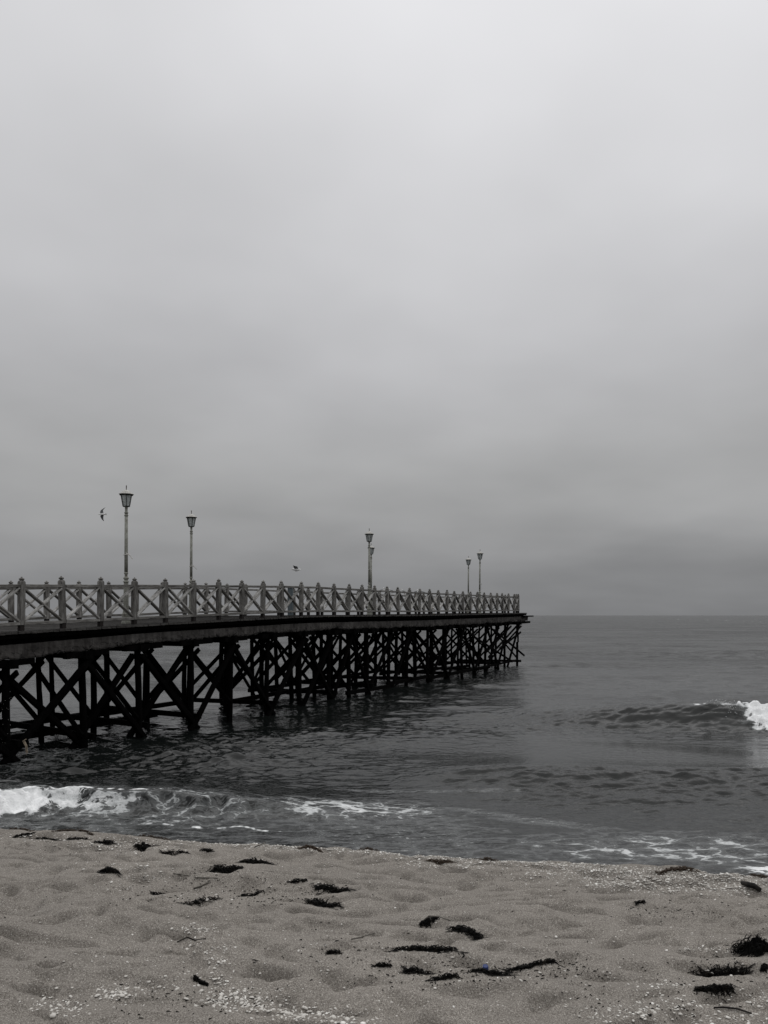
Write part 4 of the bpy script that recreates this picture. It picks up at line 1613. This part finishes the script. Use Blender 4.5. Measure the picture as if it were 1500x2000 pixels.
def shell_density():
    """(px, py, spread x, spread y, count, size) clusters, in photograph pixels"""
    return [
        (60, 1635, 60, 5, 110), (120, 1637, 60, 5, 80), (185, 1652, 40, 8, 130), (255, 1646, 45, 6, 120), (262, 1662, 25, 7, 60), (330, 1655, 50, 5, 60),
        (440, 1643, 70, 4, 220), (560, 1650, 70, 5, 260), (690, 1658, 80, 4, 280), (790, 1666, 70, 4, 220), (850, 1678, 50, 6, 200), (900, 1688, 60, 6, 220), (960, 1684, 50, 5, 120),
        (1040, 1676, 45, 6, 160), (1120, 1684, 60, 8, 240), (1080, 1706, 60, 9, 200), (1180, 1700, 60, 10, 260), (1280, 1712, 90, 10, 420), (1380, 1716, 80, 10, 480), (1450, 1722, 50, 12, 300),
        (1330, 1735, 70, 7, 200), (1230, 1728, 50, 7, 140), (1440, 1742, 30, 5, 50), (1190, 1725, 30, 5, 60),
        (290, 1718, 26, 7, 55), (235, 1735, 26, 7, 45), (250, 1692, 50, 6, 55), (400, 1745, 40, 8, 30),
        (388, 1817, 22, 8, 60), (405, 1855, 32, 6, 40), (425, 1878, 14, 5, 25), (432, 1922, 10, 5, 25), (400, 1905, 40, 14, 35),
        (480, 1956, 42, 11, 150), (440, 1950, 26, 8, 60), (520, 1968, 40, 8, 50), (570, 1976, 30, 7, 45), (230, 1945, 24, 9, 60), (100, 1962, 26, 8, 50), (135, 1972, 30, 7, 35), (280, 1930, 40, 5, 25),
        (620, 1983, 50, 8, 70), (680, 1993, 50, 7, 50), (1240, 1982, 60, 12, 90), (1310, 1962, 60, 14, 60), (1430, 1990, 60, 8, 70), (1490, 1950, 20, 10, 40),
        (1385, 1856, 40, 3, 30), (1290, 1925, 30, 4, 25), (960, 1870, 60, 20, 25),
        (750, 1850, 420, 90, 420), (1150, 1850, 260, 90, 300), (300, 1850, 240, 90, 260), (750, 1700, 420, 18, 300), (350, 1690, 240, 24, 180),
    ]


def build_shells():
    r = np.random.default_rng(5)
    items = []
    for (cx, cy, sx, sy, n) in shell_density():
        wide = sx > 150
        n = int(n * (1.0 if wide else (1.5 if cy > 1698 and cx > 1100 else 1.15) if cy < 1760 else 1.35))
        for k in range(n):
            px = cx + (r.uniform(-1.6, 1.6) if wide else r.normal()) * sx
            py = cy + (r.uniform(-1.4, 1.4) if wide else r.normal()) * sy
            if not (-60 < px < 1560) or py > 2040:
                continue
            lim = 1612 + px * 0.062
            if py < lim + 3:
                py = lim + 3 + r.uniform(0, 10)
            s = r.lognormal(-4.45, 0.42) * (0.72 if wide else 1.0)
            s = min(s * (1.05 if py > 1900 else 1), 0.030)
            if py < 1760 and not wide:
                s *= 1.05
            items.append((px, py, s, cx, cy, wide))
    # one batch of ground hits
    A = np.array([(a[0], a[1]) for a in items])
    X, Y = ground_hits(A[:, 0], A[:, 1])
    Z = beach_z(X, Y)
    size_px = np.array([a[2] for a in items]) * F / Y
    vis = (A[:, 0] > 4) & (A[:, 0] < 1496) & (A[:, 1] < 1996)
    order = np.argsort(-size_px * vis)
    indiv = set(order[:290].tolist())
    SV, SF, SM = [], [], []
    off = 0
    meshes = []
    for k, (v, f) in enumerate(SH):
        me = bpy.data.meshes.new('shell')
        me.from_pydata([tuple(p) for p in v], [], [tuple(dict.fromkeys(q)) for q in f])
        me.materials.append(M_SHELL)
        me.polygons.foreach_set('use_smooth', [True] * len(me.polygons))
        meshes.append(me)
    for i, (px, py, s, cx, cy, wide) in enumerate(items):
        k = int(r.integers(0, len(SH)))
        a = r.uniform(0, 6.28)
        tx, ty = r.normal(0, .16), r.normal(0, .16)
        Rm = Matrix.Rotation(a, 3, 'Z') @ Matrix.Rotation(tx, 3, 'X') @ Matrix.Rotation(ty, 3, 'Y')
        if i in indiv:
            o = link_obj('shell', meshes[k])
            o.location = (X[i], Y[i], Z[i] + s * .05)
            o.rotation_euler = Rm.to_euler()
            o.scale = (s, s, s)
            shape = ('rounded white shell', 'rounded white shell', 'long oval white shell', 'long oval white shell', 'broken pale shell piece', 'broken pale shell piece', 'broken pale shell piece')[k]
            if wide:
                where = 'alone on open sand ' + ('at left' if px < 500 else 'in the middle' if px < 1000 else 'at right') + (', near the camera' if py > 1880 else ', half way up' if py > 1760 else ', near the crest')
            elif py > 1920:
                where = 'in the shell litter at the bottom ' + ('left' if px < 340 else 'centre left' if px < 720 else 'right') + ''
            elif py > 1770:
                where = 'in a shell patch half way up the sand, ' + ('left' if px < 600 else 'right')
            elif py > 1690 and px > 1000:
                where = 'in the dense shell band at upper right'
            else:
                where = 'in the shell line near the crest, ' + ('left' if px < 500 else 'centre' if px < 1000 else 'right')
            tag(o, label=shape + ' ' + where, cat='shell', group='shells scattered on the sand')
        else:
            v = SH[k][0] @ np.array(Rm.transposed()) * s + np.array([X[i], Y[i], Z[i] + s * .05])
            SV.append(v)
            f = np.array(SH[k][1]) + off
            SF.append(f)
            off += len(v)
    V, Fq = np.concatenate(SV), np.concatenate(SF)
    tri = Fq[:, 2] == Fq[:, 3]
    faces = [tuple(q) for q in Fq[~tri].tolist()] + [tuple(q[:3]) for q in Fq[tri].tolist()]
    me = bpy.data.meshes.new('shell_litter')
    me.from_pydata(V.tolist(), [], faces)
    me.materials.append(M_SHELL)
    me.polygons.foreach_set('use_smooth', [True] * len(me.polygons))
    o = link_obj('shell_litter', me)
    tag(o, label='countless small white shell fragments strewn over the sand', cat='shells', kind='stuff')


build_shells()


def build_crumbs():
    """dark specks of weed and grit between the shells"""
    r = np.random.default_rng(8)
    n = 1000
    cen = np.array([(180, 1655, 90, 10), (280, 1740, 90, 14), (420, 1710, 60, 14), (560, 1745, 60, 14), (480, 1755, 110, 8), (690, 1860, 90, 26), (850, 1895, 90, 16), (960, 1905, 110, 12), (1100, 1895, 50, 12), (1420, 1905, 60, 20), (1250, 1710, 160, 16), (400, 1960, 90, 16), (750, 1850, 500, 80), (1290, 1975, 120, 24), (1330, 1780, 80, 12)])
    c = cen[r.integers(0, len(cen), n)]
    px, py = c[:, 0] + r.normal(size=n) * c[:, 2], c[:, 1] + r.normal(size=n) * c[:, 3]
    ok = (py > 1622 + px * .062) & (py < 2030) & (px > -30) & (px < 1530)
    px, py = px[ok], py[ok]
    X, Y = ground_hits(px, py)
    Z = beach_z(X, Y)
    vs, fs = [], []
    for x, y, z in zip(X, Y, Z):
        a = r.normal(0, .7)
        L = r.uniform(.002, .010) * r.uniform(.5, 1.6)
        w = r.uniform(.0008, .0022)
        ca, sa = math.cos(a), math.sin(a)
        o = len(vs)
        for (p, q, h) in ((-L, -w, 0), (L, -w * .4, 0), (L * .8, w, 0), (-L * .8, w, 0), (-L * .5, 0, .005), (L * .5, 0, .004)):
            vs.append((x + p * ca - q * sa, y + p * sa + q * ca, z + h + .0015))
        fs += [(o, o + 1, o + 5, o + 4), (o + 2, o + 3, o + 4, o + 5), (o + 1, o + 2, o + 5, o + 5), (o + 3, o, o + 4, o + 4)]
    me = bpy.data.meshes.new('seaweed_crumbs')
    me.from_pydata(vs, [], [tuple(dict.fromkeys(f)) for f in fs])
    me.materials.append(M_WEED)
    o = link_obj('seaweed_crumbs', me)
    tag(o, label='fine dark seaweed crumbs and grit strewn over the sand', cat='seaweed crumbs', kind='stuff')


build_crumbs()
